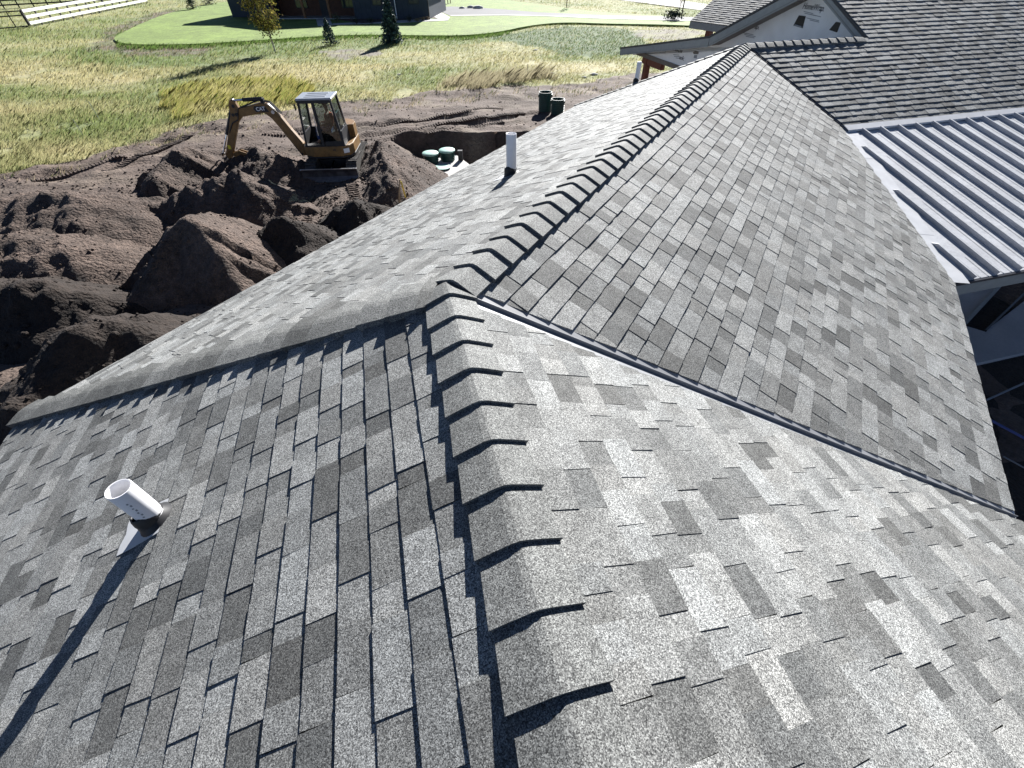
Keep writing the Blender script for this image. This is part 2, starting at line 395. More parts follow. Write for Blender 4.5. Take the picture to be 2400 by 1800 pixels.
# ------------------------------------------------------------------ ridge and hip caps
CAPL = .2067
def caps(O, d_, n1, n2, t0, cnt, parent, W=.150, flip=1, tmax=1e9, taper=.93, extra0=0.0, tone=(.135, .185), thk0=.019):
    """caps along O+d_*t with butts facing -d_; n1, n2 the normals of the two slopes"""
    d_ = unit(d_); sides = []
    for nn, other in ((n1, n2), (n2, n1)):
        l = np.cross(d_, nn); l = unit(l)
        if l @ other < 0: l = -l
        # l must run away from the ridge on its own slope: downhill
        if l[2] > 0: l = -l
        sides.append((l, nn))
    nb = unit(n1+n2)
    for k in range(cnt):
        tb = t0+k*CAPL; te = tb+CAPL+.035
        if tb > tmax: break
        te = min(te, tmax+.04)
        wj = W*random.uniform(.99, 1.01); jj = random.uniform(-.004, .004); thk = thk0+random.uniform(-.002, .003)
        extra = extra0*(tb > tmax-.45)
        prof = []
        for l, nn in (sides[0],):
            prof += [(l*wj, nn, 0), (l*wj*.5, nn, .0015), (l*.014, nn, .001)]
        prof.append((A(0, 0, 0), nb, -.0015))
        for l, nn in (sides[1],):
            prof += [(l*.014, nn, .001), (l*wj*.5, nn, .0015), (l*wj, nn, 0)]
        V = []; np_ = len(prof)
        for t, h in ((tb+jj, .021+thk), (te, .0215)):
            V += [O+d_*t+off*(1 if t < te else taper)+nn*(h+e+extra) for off, nn, e in prof]
        for t, h in ((tb+jj, .0), (te, .0)):
            V += [O+d_*t+off*(1 if t < te else taper)+nn*(h+.002) for off, nn, e in prof]
        f = []
        for i in range(np_-1):
            f.append((i, i+1, np_+i+1, np_+i))                        # top
            f.append((2*np_+i, 2*np_+i+1, i+1, i))                    # butt
        f += [(0, np_, 3*np_, 2*np_), (np_-1, 3*np_-1, 4*np_-1, 2*np_-1)]
        b = random.uniform(*tone); t = A(b*.98, b, b*.98)
        mesh('ridge_cap', V, f, MT['shingle'], parent, cols=[t]*len(f))
ridge = MB().beam(P0-n_*BACK+UP*-.06, P0+UP*-.06, .04, .1).build('ridge_board', MT['deck'], house)
caps(P0, -n_*-1, F1.n, F2.n, -.287-13*CAPL, 15, ridge, tmax=.02)
ridge2 = MB().beam(P0+UP*-.06, E_+UP*-.06, .04, .1).build('ridge_board', MT['deck'], house)
caps(P0, r_, F3.n, F4.n, .055, 60, ridge2, W=.150, tmax=9.5)
hipd = unit(P0-C_)
hip = MB().beam(C_+UP*-.09, P0+UP*-.09, .04, .1).build('hip_board', MT['deck'], house)
caps(C_, hipd, F1.n, F3.n, .03, 40, hip, W=.16, tmax=np.linalg.norm(P0-C_)-.12, taper=.78, extra0=.008, tone=(.075, .17), thk0=.032)
hip2 = MB().beam(K_+UP*-.09, E_+UP*-.09, .04, .1).build('hip_board', MT['deck'], house)
caps(K_, unit(E_-K_), F3.n, F3B.n, .03, 40, hip2, W=.13, tmax=np.linalg.norm(E_-K_)-.1)
ridge3 = MB().beam(E_+UP*-.06, PE+UP*-.06, .04, .1).build('ridge_board', MT['deck'], house)
caps(E_, m_dir, F5.n, F3B.n, .02, 13, ridge3, W=.14, tmax=QS+.02)

# ------------------------------------------------------------------ valley flashing with a standing rib
def valley(P, Q, Fa, Fb, wa, wb, rib, name, m_):
    d_ = unit(Q-P); la = np.cross(d_, Fa.n); la = la if la @ UP > 0 else -la     # uphill on each slope
    lb = np.cross(d_, Fb.n); lb = lb if lb @ UP > 0 else -lb
    la, lb = unit(la), unit(lb); nb = unit(Fa.n+Fb.n)
    prof = [la*wa+Fa.n*.005, la*.004+Fa.n*.005, nb*rib+la*.001, nb*rib+lb*.0015, lb*.005+Fb.n*.005, lb*wb+Fb.n*.005]
    V = [P+p for p in prof]+[Q+p for p in prof]; n = len(prof)
    return mesh(name, V, [(i, i+1, n+i+1, n+i) for i in range(n-1)], m_, house)
valley(P0+(VE-P0)*.028, P0+(VE-P0)*1.0, F2, F4, .10, .11, .027, 'valley_flashing', MT['valleymetal'])
valley(E_+(B_-E_)*.03, B_, F4, F5, .12, .13, .02, 'valley_flashing', MT['darkflash'])  # dark metal colour stands in for the shadow in this open valley

# ------------------------------------------------------------------ eaves: drip edge, fascia, soffit, walls
def eave(P, Q, out, drip=True):
    P = np.asarray(P); Q = np.asarray(Q); out = unit(out)
    if drip:
        MB().prism([P+out*.015-UP*.004, P+out*.022-UP*.05, P-out*.06-UP*.05, P-out*.06+UP*.012], Q-P).build('drip_edge', MT['flash'], house)
    f = MB().prism([P+out*.005-UP*.045, P+out*.005-UP*.235, P-out*.03-UP*.235, P-out*.03-UP*.045], Q-P).build('fascia', MT['fascia'], house)
    MB().prism([P-out*.032-UP*.20, P-out*.032-UP*.215, P-out*.50-UP*.215, P-out*.50-UP*.20], Q-P).build('soffit', MT['soffit'], house)
f1o, f3o, f4o, f2o = dr(aN-PI/2), dr(aN-PI/4), dr(aN+3*PI/4), dr(aN+PI/2)
eave(C_-n_*(BACK+.4), C_, f1o); eave(C_, K_, f3o); eave(K_, PEb, dr(aN)); eave(VE, Y_, f4o, True)
VE2 = P0+(VE-P0)*1.06
eave(VE2-n_*(BACK-.2), VE2, f2o)
def wallq(pts, name='wall', m_=None, zt=None):
    for P, Q in zip(pts[:-1], pts[1:]):
        P = np.asarray(P); Q = np.asarray(Q); d_ = unit((Q-P)*A(1, 1, 0)); nn = A(d_[1], -d_[0], 0)
        zt_ = zt or min(P[2], Q[2])-.2
        MB().prism([A(P[0], P[1], -.1), A(Q[0], Q[1], -.1), A(Q[0], Q[1], zt_), A(P[0], P[1], zt_)], -nn*.14).build(name, m_ or MT['wrap'], house)
def off(P, *ds): 
    P = np.array(P, float)
    for d_ in ds: P = P-d_*.45
    return P
Cw = P0+(C_-P0)*(1-.45/W_RUN); Kw = E_+(K_-E_)*(1-.45/W_RUN)
wallq([off(C_-n_*BACK, f1o), Cw, Kw, off(PEb, dr(aN))], zt=2.5)
VEw = P0+(VE-P0)*(1-.45/W4)
wallq([off(Y_-r_*0, f4o)+r_*2.2, VEw, off(VE2-n_*BACK, f2o)], zt=2.55)

# ------------------------------------------------------------------ vent pipes through the roof
def vent(base_px, Fc, hgt, rad, far=False):
    B0 = pxplane(*base_px, Fc.O, Fc.n); tilt = Fc.n
    t = MB(); n = 24
    z0, z1 = -.12, hgt
    t.lathe(B0, [(rad, z0), (rad, z1), (rad*.97, z1+.003), (rad*.90, z1+.002), (rad*.88, z1-.02), (rad*.88, z1-.22)], n)
    o = t.build('vent_pipe', MT['pvc'], house, smooth=True)
    for p in o.data.polygons: pass
    md = o.modifiers.new('edge', 'EDGE_SPLIT'); md.split_angle = math.radians(40)
    MB().lathe(B0+UP*(z1-.215), [(rad*.879, 0), (.001, 0)], n).build('pipe_bore', MT['inner'], o)
    # rubber collar and flared metal boot, square to the slope
    X = Fc.u; Y = np.cross(tilt, X)
    bt = MB()
    pr = [(rad*1.75, .012), (rad*1.45, .03), (rad*1.25, .055)]
    bt.lathe(B0, pr, n, (X, Y, tilt))
    bt.build('boot_cone', MT['rubber'], o, smooth=True)
    MB().lathe(B0+UP*.0, [(rad*1.32, .045), (rad*1.32, .075), (rad*1.14, .105), (rad*1.02, .115), (rad*1.0, .10)], n, (X, Y, unit(tilt*.6+UP*.4))).build('rubber_collar', MT['rubber'], o, smooth=True)
    # base flange: its lower skirt lies bare on the shingles
    dn, la = Fc.down, Fc.u
    P = [B0+dn*a+la*b+Fc.n*.0135 for a, b in ((-.06, -.10), (-.06, .10), (.10, .115), (.21, .115), (.215, .06), (.20, 0), (.215, -.06), (.21, -.115), (.10, -.115))]
    MB().prism(P, Fc.n*.0025).build('base_flange', MT['flash'], o)
    return o
vp1 = vent((371, 1219), F1, .315, .056); vent((1199, 411), F3, .46, .061); vent((1491, 195), F3, .42, .055)

vb = pxplane(371, 1219, F1.O, F1.n)                 # faint print along the near pipe
for k in range(7):
    a0 = math.radians(-62+(k % 2)*5); rr = .0563; zz = .12+k*.021; hgt_ = random.uniform(.008, .014)
    q = [vb+A(math.cos(a0+da)*rr, math.sin(a0+da)*rr, zz+dz) for da, dz in ((0, 0), (.14, 0), (.14, hgt_), (0, hgt_))]
    mesh('printed_mark', q, [(0, 1, 2, 3)], MT['paleink'], vp1)
# ------------------------------------------------------------------ porch roof of standing-seam metal
Yf = Y_+m_dir*7.2; Bf2 = B_+m_dir*7.2
o = MB().prism([B_, Bf2, Yf, Y_], -F6.n*.03).build('metal_roof', MT['steel'], house); metal = o
d6 = F6.down
topu = lambda s: F6.pt(*F6.uv(B_+m_dir*s))
yu, yv = F6.uv(B_)
sp = .385; k = 0
while k*sp < 7.0:
    s0 = .30+k*sp-3.1                              # seam position along the eave measured from B
    # line falls from the top edge (v=yv) or from the valley to the eave (v=0)
    u = yu+s0+.0
    bu, bv = F6.uv(B_)
    if u >= bu: v0 = bv
    else:
        # valley B-Y in (u,v)
        t = (u-bu)/(0-bu); v0 = bv+(0-bv)*t
        v0 = v0+.26
    if u > .05 and v0 < -.05:
        a, b = F6.pt(u, v0+(.05 if u >= bu else 0), .0), F6.pt(u, -.005, .0)
        r = MB(); w2 = .013; hh = .052
        V = [a+m_dir*-w2, a+m_dir*w2, a+F6.down*.09+m_dir*w2+F6.n*hh, a+F6.down*.09-m_dir*w2+F6.n*hh,
             b-m_dir*w2, b+m_dir*w2, b+m_dir*w2+F6.n*hh, b-m_dir*w2+F6.n*hh]
        r.add(V, [(0, 1, 2, 3), (4, 7, 6, 5), (0, 3, 7, 4), (1, 5, 6, 2), (3, 2, 6, 7)])
        r.build('standing_seam', MT['steel'], metal)
        for e in (.12, .25):                       # pencil ribs of the pan
            a2 = F6.pt(u+e, v0+.25*(u < bu)+.1, .002); b2 = F6.pt(u+e, -.01, .002)
            if (b2-a2) @ F6.down > .3:
                MB().prism([a2-m_dir*.012, a2+F6.n*.003, a2+m_dir*.012], b2-a2).build('pan_rib', MT['steel'], metal)
    k += 1
# white flashings: along the wing, and across the top
vd = unit(Y_-B_); lat = unit(np.cross(F6.n, vd)); lat = lat if lat @ m_dir > 0 else -lat
for i in range(4):
    a, b = B_+(Y_-B_)*(i/4.0)+F6.n*.006*(4-i)/4, B_+(Y_-B_)*((i+1.02)/4.0 if i < 3 else 1)+F6.n*.006*(4-i)/4
    MB().prism([a-lat*.03+F6.n*.006, a+lat*.20+F6.n*.006, b+lat*.20+F6.n*.006, b-lat*.03+F6.n*.006], F6.n*.002).build('valley_flashing', MT['flash'], metal)
tf = MB()
a, b = B_+m_dir*-.02, Bf2
tf.prism([a-F5.down*.05+F5.n*.012, a+F6.down*.02+UP*.058, a+F6.down*.15+UP*.042, a+F6.down*.152+UP*.012, a+F6.down*.14+UP*.03, a+F6.down*.02+UP*.045], b-a)
tf.build('apron_flashing', MT['flash'], metal)
MB().prism([Y_+F6.down*.002-UP*.03, Y_+F6.down*.002-UP*.23, Y_-F6.down*.04-UP*.23, Y_-F6.down*.04-UP*.03], Yf-Y_).build('fascia', MT['fascia'], house)
MB().prism([Y_+F6.down*.03-UP*.002, Y_+F6.down*.03-UP*.035, Y_+F6.down*.008-UP*.035, Y_+F6.down*.008-UP*.002], Yf-Y_).build('drip_edge', MT['darkflash'], house)
for s in (6.4,):
    p = Y_+m_dir*s-F6.down*.25
    MB().box((p[0], p[1], 1.25), (.19, .19, 2.6), (m_dir, n_, UP)).build('porch_post', MT['timber'], house)

# ------------------------------------------------------------------ wrapped gable over the short ridge
GW = E_+m_dir*(QS+.42)                              # wall plane
GR = E_+m_dir*QS                                    # rake plane
def gp(x, y): return pxplane(x, y, GR, m_dir)
def wp(x, y): return pxplane(x, y, GW, m_dir)
pk = Q_-F5.down*RISE
r1 = gp(1663, 84); r2 = gp(1454, 111)
# far rake runs from the peak down to r1, then the flatter porch roof to r2
zline = lambda P: (P-GR) @ n_
# place the peak on the line of the far rake as the photo shows it
far_top = gp(1815, 0)
def line_meet():
    a0, z0 = zline(r1), r1[2]; a1, z1 = zline(far_top), far_top[2]; sl = (z1-z0)/(a1-a0)
    b0, w0 = zline(Q_), Q_[2]; s2_ = PIT5
    # near: z=w0+PIT5*(a-b0); far: z=z0+sl*(a-a0)
    a = (w0-s2_*b0-z0+sl*a0)/(sl-s2_); return a, w0+s2_*(a-b0), sl
ap, zp, slf = line_meet()
PKp = GR+n_*ap; PKp = A(PKp[0], PKp[1], zp)
LEN = 9.0
def roof_slab(P, Q, name, th=.05, s=(0, LEN)):
    up_ = unit(np.cross(m_dir, unit(Q-P))); up_ = up_ if up_[2] > 0 else -up_
    return MB().prism([P+m_dir*s[0], Q+m_dir*s[0], Q+m_dir*s[1], P+m_dir*s[1]], -up_*th).build(name, MT['darkflash'], house)
roof_slab(PKp, r1, 'roof_slope'); roof_slab(r1, r2, 'roof_slope')
def rake(P, Q, name='rake_board', dep=.20, o1=.055):
    d_ = unit(Q-P); dn = unit(np.cross(d_, m_dir)); dn = dn if dn[2] < 0 else -dn
    MB().prism([P+dn*o1, Q+dn*o1, Q+dn*(o1+dep), P+dn*(o1+dep)], m_dir*.03).build(name, MT['fascia'], house)
    MB().prism([P+dn*(o1+dep-.03), Q+dn*(o1+dep-.03), Q+dn*(o1+dep-.03)+m_dir*.39, P+dn*(o1+dep-.03)+m_dir*.39], -dn*.012).build('soffit', MT['soffit'], house)
    MB().prism([P+dn*.0-m_dir*.012, Q-m_dir*.012, Q+dn*.045-m_dir*.012, P+dn*.045-m_dir*.012], m_dir*.03).build('drip_edge', MT['darkflash'], house)
rake(PKp, r1); rake(r1, r2); rake(Q_+F5.down*.0, PKp, dep=.11)
# wall: polygon under the rakes down to the beam
bz1 = wp(1505, 123); bz2 = wp(1592, 153); zb = (bz1[2]+bz2[2])/2
def onwall(P): return P+m_dir*.42
wpoly = [onwall(Q_)-UP*.9-n_*.8, onwall(Q_)-UP*.10, onwall(PKp)-UP*.16, onwall(r1)-UP*.16, onwall(r2)-UP*.22-n_*.35]
lastn = zline(wpoly[-1])
wpoly += [GW+n_*lastn*1.0+UP*(zb-GW[2]), GW+n_*(zline(bz2)-2.5)+UP*(zb-GW[2])]
wpoly = [A(*p) for p in wpoly]
gw = MB().prism(wpoly, m_dir*.12).build('gable_wall', MT['wrap'], house)
# beam and posts of the open porch below
bA, bB = GW+n_*(zline(r2)-.7)+UP*(zb-GW[2]), GW+n_*(zline(bz2)-2.5)+UP*(zb-GW[2])
MB().prism([bA-m_dir*.03, bB-m_dir*.03, bB-m_dir*.03-UP*.13, bA-m_dir*.03-UP*.13], m_dir*.14).build('beam_trim', MT['soffit'], house)
pp = wp(1510, 150)
pn = zline(pp)
pbase = GW+n_*pn+m_dir*.12
MB().box((pbase[0], pbase[1], (zb-.13)/2), (.20, .20, zb-.13), (m_dir, n_, UP)).build('porch_post', MT['timber'], house)
MB().beam(pbase+UP*(zb-.24-pbase[2])+n_*.3, pbase+UP*(zb-.24-pbase[2])-n_*1.2, .16, .2).build('porch_beam', MT['timber'], house)
# back wing: a far roof behind the gable
e1 = px(1618, 49, 3.0); ed = unit((px(1704, 60, 3.0)-e1)*A(1, 1, 0)); inn = A(-ed[1], ed[0], 0); inn = inn if inn[1] > 0 else -inn
F7 = Face(e1, ed, math.atan2(-inn[0], -inn[1]), .55)
p7 = [(0, 0), (7, 0), (7, -4.2), (0, -4.2)]
s7 = slope_part('roof_slope', F7, p7)
PIECES.clear(); shingles(F7, p7, s7, wmin=.2, wmax=.4, amp=1.3)
off_ = 0; VV = []; faces = []; cols = []
for sl, V, fs, t in PIECES:
    faces += [tuple(i+off_ for i in f) for f in fs]; cols += [t]*len(fs); off_ += len(V); VV.append(V)
o = mesh('shingle_field', np.concatenate(VV), faces, MT['shingle'], s7, cols=cols); o['kind'] = 'stuff'
MB().prism([e1-UP*.02, e1-UP*.30, e1-UP*.30+inn*.03, e1-UP*.02+inn*.03], ed*7).build('fascia', MT['fascia'], house)
rk = unit(inn+UP*.55)
MB().prism([e1-UP*.02, e1-UP*.30, e1-UP*.30+rk*5, e1-UP*.02+rk*5], ed*.03).build('rake_board', MT['fascia'], house)
pb = e1+ed*1.0+inn*.5
MB().box((pb[0], pb[1], 1.35), (.28, .28, 2.7), (ed, inn, UP)).build('porch_post', MT['timber'], house)
MB().prism([e1-UP*.3+inn*1.2+ed*1.4, e1-UP*.3+inn*5+ed*1.4, A(*(e1+inn*5+ed*1.4)[:2], 0), A(*(e1+inn*1.2+ed*1.4)[:2], 0)], ed*.2).build('wall', MT['wrap'], house)
# walls of the main block (close the volume for light)
w1 = E_+m_dir*3.2+dr(aN+PI)*1.2; w2_ = Bf+dr(aN+PI)*-.5
wallq([A(B_[0], B_[1], 3.3)-dr(aN+PI)*.1+m_dir*.6, A(Bf[0], Bf[1], 3.3)-dr(aN+PI)*.1], zt=3.45)
wallq([GW+n_*(zline(r1)+.3)+m_dir*8, GW+n_*(zline(r1)+.3)+m_dir*.2], zt=3.0)

# lettering and openings on the wrap
def lettering(txt, x, y, size_px, parent, m_, shear=.25, end=None, squash=1.0):
    """txt starts at photo pixel (x, y) on the gable wall, cap height size_px"""
    P = wp(x, y); top = wp(x, y-size_px); hgt = np.linalg.norm(top-P)
    cu = bpy.data.curves.new('lettering', 'FONT'); cu.body = txt; cu.size = hgt/.70; cu.shear = shear; cu.extrude = .002; cu.offset = hgt*.012
    tmp = bpy.data.objects.new('tmp', cu); COL.objects.link(tmp)
    bpy.context.view_layer.update()
    me = bpy.data.meshes.new_from_object(tmp.evaluated_get(bpy.context.evaluated_depsgraph_get())); bpy.data.objects.remove(tmp)
    V = np.zeros(len(me.vertices)*3); me.vertices.foreach_get('co', V); V = V.reshape(-1, 3)
    if end: squash = ((wp(*end)-P) @ -n_)/V[:, 0].max()
    V3 = P+np.outer(V[:, 0]*squash, -n_)+np.outer(V[:, 1], UP)+np.outer(V[:, 2]+.004, -m_dir)
    fs = [tuple(p.vertices) for p in me.polygons]
    o = mesh('lettering', V3, fs, m_, parent); bpy.data.meshes.remove(me); return o
lettering('HomeWrap.', 1880, 20, 12.5, gw, MT['ink'], end=(1930, 27))
lettering('rap.', 1764, 66, 8.5, gw, MT['ink'], end=(1779, 68))
lettering('HomeW', 1579, 119, 6.5, gw, MT['ink'], end=(1600, 121))
lettering('ek', 1591, 138, 9, gw, MT['ink'], end=(1604, 140))
def wpatch(pts, m_, name, th=.004):
    return MB().prism([wp(*p)-m_dir*.001 for p in pts], -m_dir*th).build(name, m_, gw)
for (x, y, l, s) in ((1884, 26, 22, .23), (1886, 30, 26, .23), (1900, 33, 24, .23), (1890, 41, 30, .23), (1898, 46, 22, .23), (1742, 76, 24, .2), (1745, 80, 26, .2), (1748, 84, 20, .2), (1578, 127, 14, .1), (1580, 131, 14, .1), (1584, 135, 12, .1), (1545, 118, 16, .1), (1546, 122, 14, .1)):
    wpatch([(x, y), (x+l, y+l*s), (x+l, y+l*s+1.6), (x, y+1.6)], MT['paleink'], 'small_print')
wpatch([(1624, 122), (1630, 119), (1638, 121), (1637, 127), (1626, 127)], MT['soffit'], 'printed_mark')
wpatch([(1627, 129), (1634, 129), (1633, 137), (1626, 136)], MT['paleink'], 'printed_mark')
wpatch([(1873, 36), (1889, 38), (1881, 66), (1860, 60)], MT['frame'], 'vent_opening', .01)
wpatch([(1960, 51), (1971, 53), (1962, 76), (1944, 70)], MT['frame'], 'vent_opening', .01)
wpatch([(1866, 57), (1880, 61), (1882, 65), (1861, 60)], MT['paleink'], 'loose_flap', .03)

# ================================================================== GROUND
def wpoly_px(pts, z=0.0): return np.array([px(x, y, z)[:2] for x, y in pts])
DIRT = wpoly_px([(-300, 430), (0, 408), (90, 398), (180, 372), (300, 332), (400, 300), (480, 286), (640, 266), (760, 250), (850, 240), (1000, 214), (1100, 204), (1300, 200), (1480, 178), (1640, 150)])
DIRT = np.concatenate([DIRT, [[40, 25], [40, -40], [-60, -40], [-60, 5]]])
LAWN_PX = [(268, 98), (275, 88), (300, 76), (335, 58), (380, 40), (430, 25), (480, 14), (560, 4), (640, -2), (900, -8), (1100, -6), (1177, 1), (1304, 20), (1443, 36), (1640, 43), (1640, 66), (1560, 62), (1420, 60), (1320, 56), (1240, 64), (1170, 80), (1090, 88), (1000, 88), (860, 86), (760, 89), (700, 93), (600, 100), (450, 109), (330, 110), (285, 106)]
LAWN = wpoly_px(LAWN_PX)
YEL = wpoly_px([(370, 255), (390, 215), (450, 205), (560, 190), (700, 190), (720, 225), (640, 262), (480, 270), (420, 285)])
WEED = wpoly_px([(1140, 92), (1230, 72), (1330, 62), (1440, 66), (1500, 80), (1510, 110), (1440, 132), (1330, 128), (1260, 110)])
MUD1 = wpoly_px([(1470, 72), (1560, 68), (1640, 74), (1640, 96), (1560, 94), (1500, 88)])
MUD2 = wpoly_px([(748, 120), (800, 112), (890, 122), (880, 130), (820, 137), (770, 133)])
DITCH = wpoly_px([(215, 100), (250, 72), (320, 45), (395, 22), (430, 24), (380, 42), (335, 60), (300, 78), (272, 92), (268, 100), (300, 112), (420, 112), (500, 112), (480, 130), (300, 135), (230, 118)])
GSTRIP = wpoly_px([(150, 135), (220, 110), (300, 113), (600, 103), (760, 92), (900, 90), (1100, 92), (1200, 84), (1220, 95), (1100, 105), (900, 112), (700, 132), (500, 160), (300, 160)])
TAN = wpoly_px([(1050, 190), (1150, 170), (1290, 168), (1290, 188), (1150, 205), (1020, 215)])
SPROUT = wpoly_px([(-30, 772), (40, 775), (45, 790), (0, 812), (-40, 812)])
PIT_P = wpoly_px([(912, 322), (960, 316), (1010, 313), (1100, 311), (1200, 309), (1290, 300)])
PITP = np.concatenate([PIT_P, [[3.2, 17.5], [-0.5, 14.0], [-4.2, 15.2], [-4.6, 17.5]]])
GX = np.concatenate([np.linspace(-420, -64, 18), np.arange(-60, -26, .6), np.arange(-26, 9, .17), np.arange(9, 44, .8), np.linspace(48, 420, 18)])
GY = np.concatenate([np.linspace(-200, -12, 10), np.arange(-10, 2, .7), np.arange(2, 34, .17), np.arange(34, 100, .6), np.linspace(104, 700, 22)])
gx, gy = np.meshgrid(GX, GY)
jx = gx+(fbm(gx, gy, 1.6, 3, 3)-.5)*2.2; jy = gy+(fbm(gx, gy, 1.6, 3, 9)-.5)*2.6
def soft(poly, x, y, am=1.0): return inpoly(x, y, poly)
def segdist(x, y, P, Q):
    d_ = Q-P; t = np.clip(((x-P[0])*d_[0]+(y-P[1])*d_[1])/(d_ @ d_), 0, 1)
    return np.hypot(x-P[0]-t*d_[0], y-P[1]-t*d_[1]), t
def zone_cols(x, y, jx, jy):
    n1 = fbm(x, y, 5, 4, 21); n2 = fbm(x*.35, y, 2.2, 4, 33); n3 = fbm(x, y, .8, 3, 40)
    tan = A(.35, .315, .175); grn = A(.155, .185, .07); dgr = A(.055, .095, .03); yel = A(.30, .28, .10); dirt = A(.10, .074, .060); mud = A(.16, .14, .12)
    t = np.clip((n1*.55+n2*.45-.36)*3.2, 0, 1)[..., None]
    c = grn*(1-t)+tan*t
    # greener to the back of the field, tanner towards the left front
    g = np.clip((y-34)/14, 0, 1)*.35; c = c*(1-g[..., None])+A(.175, .21, .08)*g[..., None]
    for P, col, k in ((GSTRIP, A(.10, .15, .045), .7), (TAN, A(.28, .25, .15), .5), (YEL, yel, .65), (WEED, dgr, .9), (DITCH, A(.075, .085, .04), .8)):
        i = inpoly(jx, jy, P); k_ = np.where(i, k*np.clip(.6+n3*.8, 0, 1), 0)[..., None]; c = c*(1-k_)+col*k_
    for P in (MUD1, MUD2):
        i = inpoly(jx, jy, P); k_ = np.where(i, .9*np.clip(n3*2.2-.3, 0, 1), 0)[..., None]; c = c*(1-k_)+mud*k_
    d_ = inpoly(jx, jy, DITCH); k_ = np.where(d_ & (fbm(x, y, 1.5, 3, 61) > .55), .8, 0)[..., None]; c = c*(1-k_)+A(.17, .14, .11)*k_
    i = inpoly(jx, jy, DIRT); dm = i
    dd = dirt*(.75+.5*fbm(x, y, 3, 4, 71)[..., None])
    straw = np.clip((fbm(x*.6, y, .9, 3, 81)-.55)*5, 0, 1)*np.clip((y-14)/8, 0, 1)
    dd = dd*(1-straw[..., None]*.55)+A(.25, .21, .155)*straw[..., None]*.55
    c = np.where(i[..., None], dd, c)
    i = inpoly(jx, jy, SPROUT)
    c = np.where(i[..., None], A(.09, .14, .05), c)
    return c, dm
gc, gdirt = zone_cols(gx, gy, jx, jy)
near = (gx > -27) & (gx < 9.5) & (gy > 1) & (gy < 35)
rough = np.where(gdirt & near, (fbm(gx, gy, 1.4, 5, 5)-.5)*.34+(fbm(gx*.4+gy*.2, gy, .5, 3, 15)-.5)*.13, (fbm(gx, gy, 3, 3, 6)-.5)*.12*(gy < 100))
pit_in = inpoly(gx+(fbm(gx, gy, .8, 3, 51)-.5)*.7, gy+(fbm(gx, gy, .7, 3, 52)-.5)*.5, PITP)
ldist, _ = segdist(gx, gy, px(915, 322)[:2], A(-4.0, 15.0))
depth = np.where(pit_in, np.clip(ldist*.85, 0, 1.75), 0)
gz = rough-depth-np.where(pit_in, .0, 0)
# long ruts left by the machine
def rut(z, pts, wd, dp):
    W = [px(*p)[:2] for p in pts]; dmin = np.full(z.shape, 9e9)
    for P, Q in zip(W[:-1], W[1:]): dmin = np.minimum(dmin, segdist(gx, gy, P, Q)[0])
    return z-dp*np.exp(-(dmin/wd)**2)+dp*.5*np.exp(-((dmin-wd*1.8)/(wd*.6))**2)
for pts in ([(850, 318), (1000, 300), (1130, 282), (1260, 262)], [(560, 330), (640, 305), (760, 300), (900, 292), (1100, 268)], [(250, 400), (400, 330), (560, 300)], [(900, 330), (1080, 296), (1200, 276)], [(60, 420), (220, 385), (380, 330)]):
    gz = rut(gz, pts, .22, .11)
gz = np.where((gx > -3.0) & (gy < 9), np.minimum(gz, .02), gz)
NYg, NXg = gx.shape
idx = np.arange(NYg*NXg).reshape(NYg, NXg)
V = np.stack([gx, gy, gz], -1).reshape(-1, 3)
faces = np.stack([idx[:-1, :-1], idx[:-1, 1:], idx[1:, 1:], idx[1:, :-1]], -1).reshape(-1, 4)
def grid_mesh(name, V, faces, vcol, m_, smooth=True):
    me = bpy.data.meshes.new(name); n = len(V)
    me.vertices.add(n); me.vertices.foreach_set('co', V.astype(np.float32).ravel())
    nf, k = faces.shape
    me.loops.add(nf*k); me.loops.foreach_set('vertex_index', faces.astype(np.int32).ravel())
    me.polygons.add(nf); me.polygons.foreach_set('loop_start', np.arange(0, nf*k, k, dtype=np.int32))
    if smooth: me.polygons.foreach_set('use_smooth', np.ones(nf, bool))
    if vcol is not None:
        at = me.attributes.new('tone', 'FLOAT_COLOR', 'POINT')
        at.data.foreach_set('color', np.concatenate([vcol, np.ones((n, 1))], 1).astype(np.float32).ravel())
    me.materials.append(m_); me.update(calc_edges=True); me.validate()
    o = bpy.data.objects.new(name, me); COL.objects.link(o); return o
ground = grid_mesh('ground', V, faces, gc.reshape(-1, 3), MT['ground']); ground['kind'] = 'structure'
def gz_at(x, y):
    i = np.clip(np.searchsorted(GX, x)-1, 0, len(GX)-2); j = np.clip(np.searchsorted(GY, y)-1, 0, len(GY)-2)
    tx = (x-GX[i])/(GX[i+1]-GX[i]); ty = (y-GY[j])/(GY[j+1]-GY[j])
    return (gz[j, i]*(1-tx)+gz[j, i+1]*tx)*(1-ty)+(gz[j+1, i]*(1-tx)+gz[j+1, i+1]*tx)*ty

def sheet(name, P2, z, th, m_):
    P = [A(p[0], p[1], z) for p in P2]; bm = bmesh.new()
    vs = [bm.verts.new(p) for p in P]; f = bm.faces.new(vs)
    if f.normal.z < 0 or True:
        bm.normal_update()
        if f.normal.z < 0: f.normal_flip()
    r = bmesh.ops.extrude_face_region(bm, geom=[f]); 
    for v in [e for e in r['geom'] if isinstance(e, bmesh.types.BMVert)]: v.co.z -= th
    bmesh.ops.triangulate(bm, faces=bm.faces[:]); bmesh.ops.recalc_face_normals(bm, faces=bm.faces[:])
    me = bpy.data.meshes.new(name); bm.to_mesh(me); bm.free(); me.materials.append(m_)
    o = bpy.data.objects.new(name, me); COL.objects.link(o); o['kind'] = 'structure'; return o
def smooth_poly(P, it=2):
    P = np.asarray(P)
    for _ in range(it): P = np.stack([P*.75+np.roll(P, -1, 0)*.25, P*.25+np.roll(P, -1, 0)*.75], 1).reshape(-1, 2)
    return P
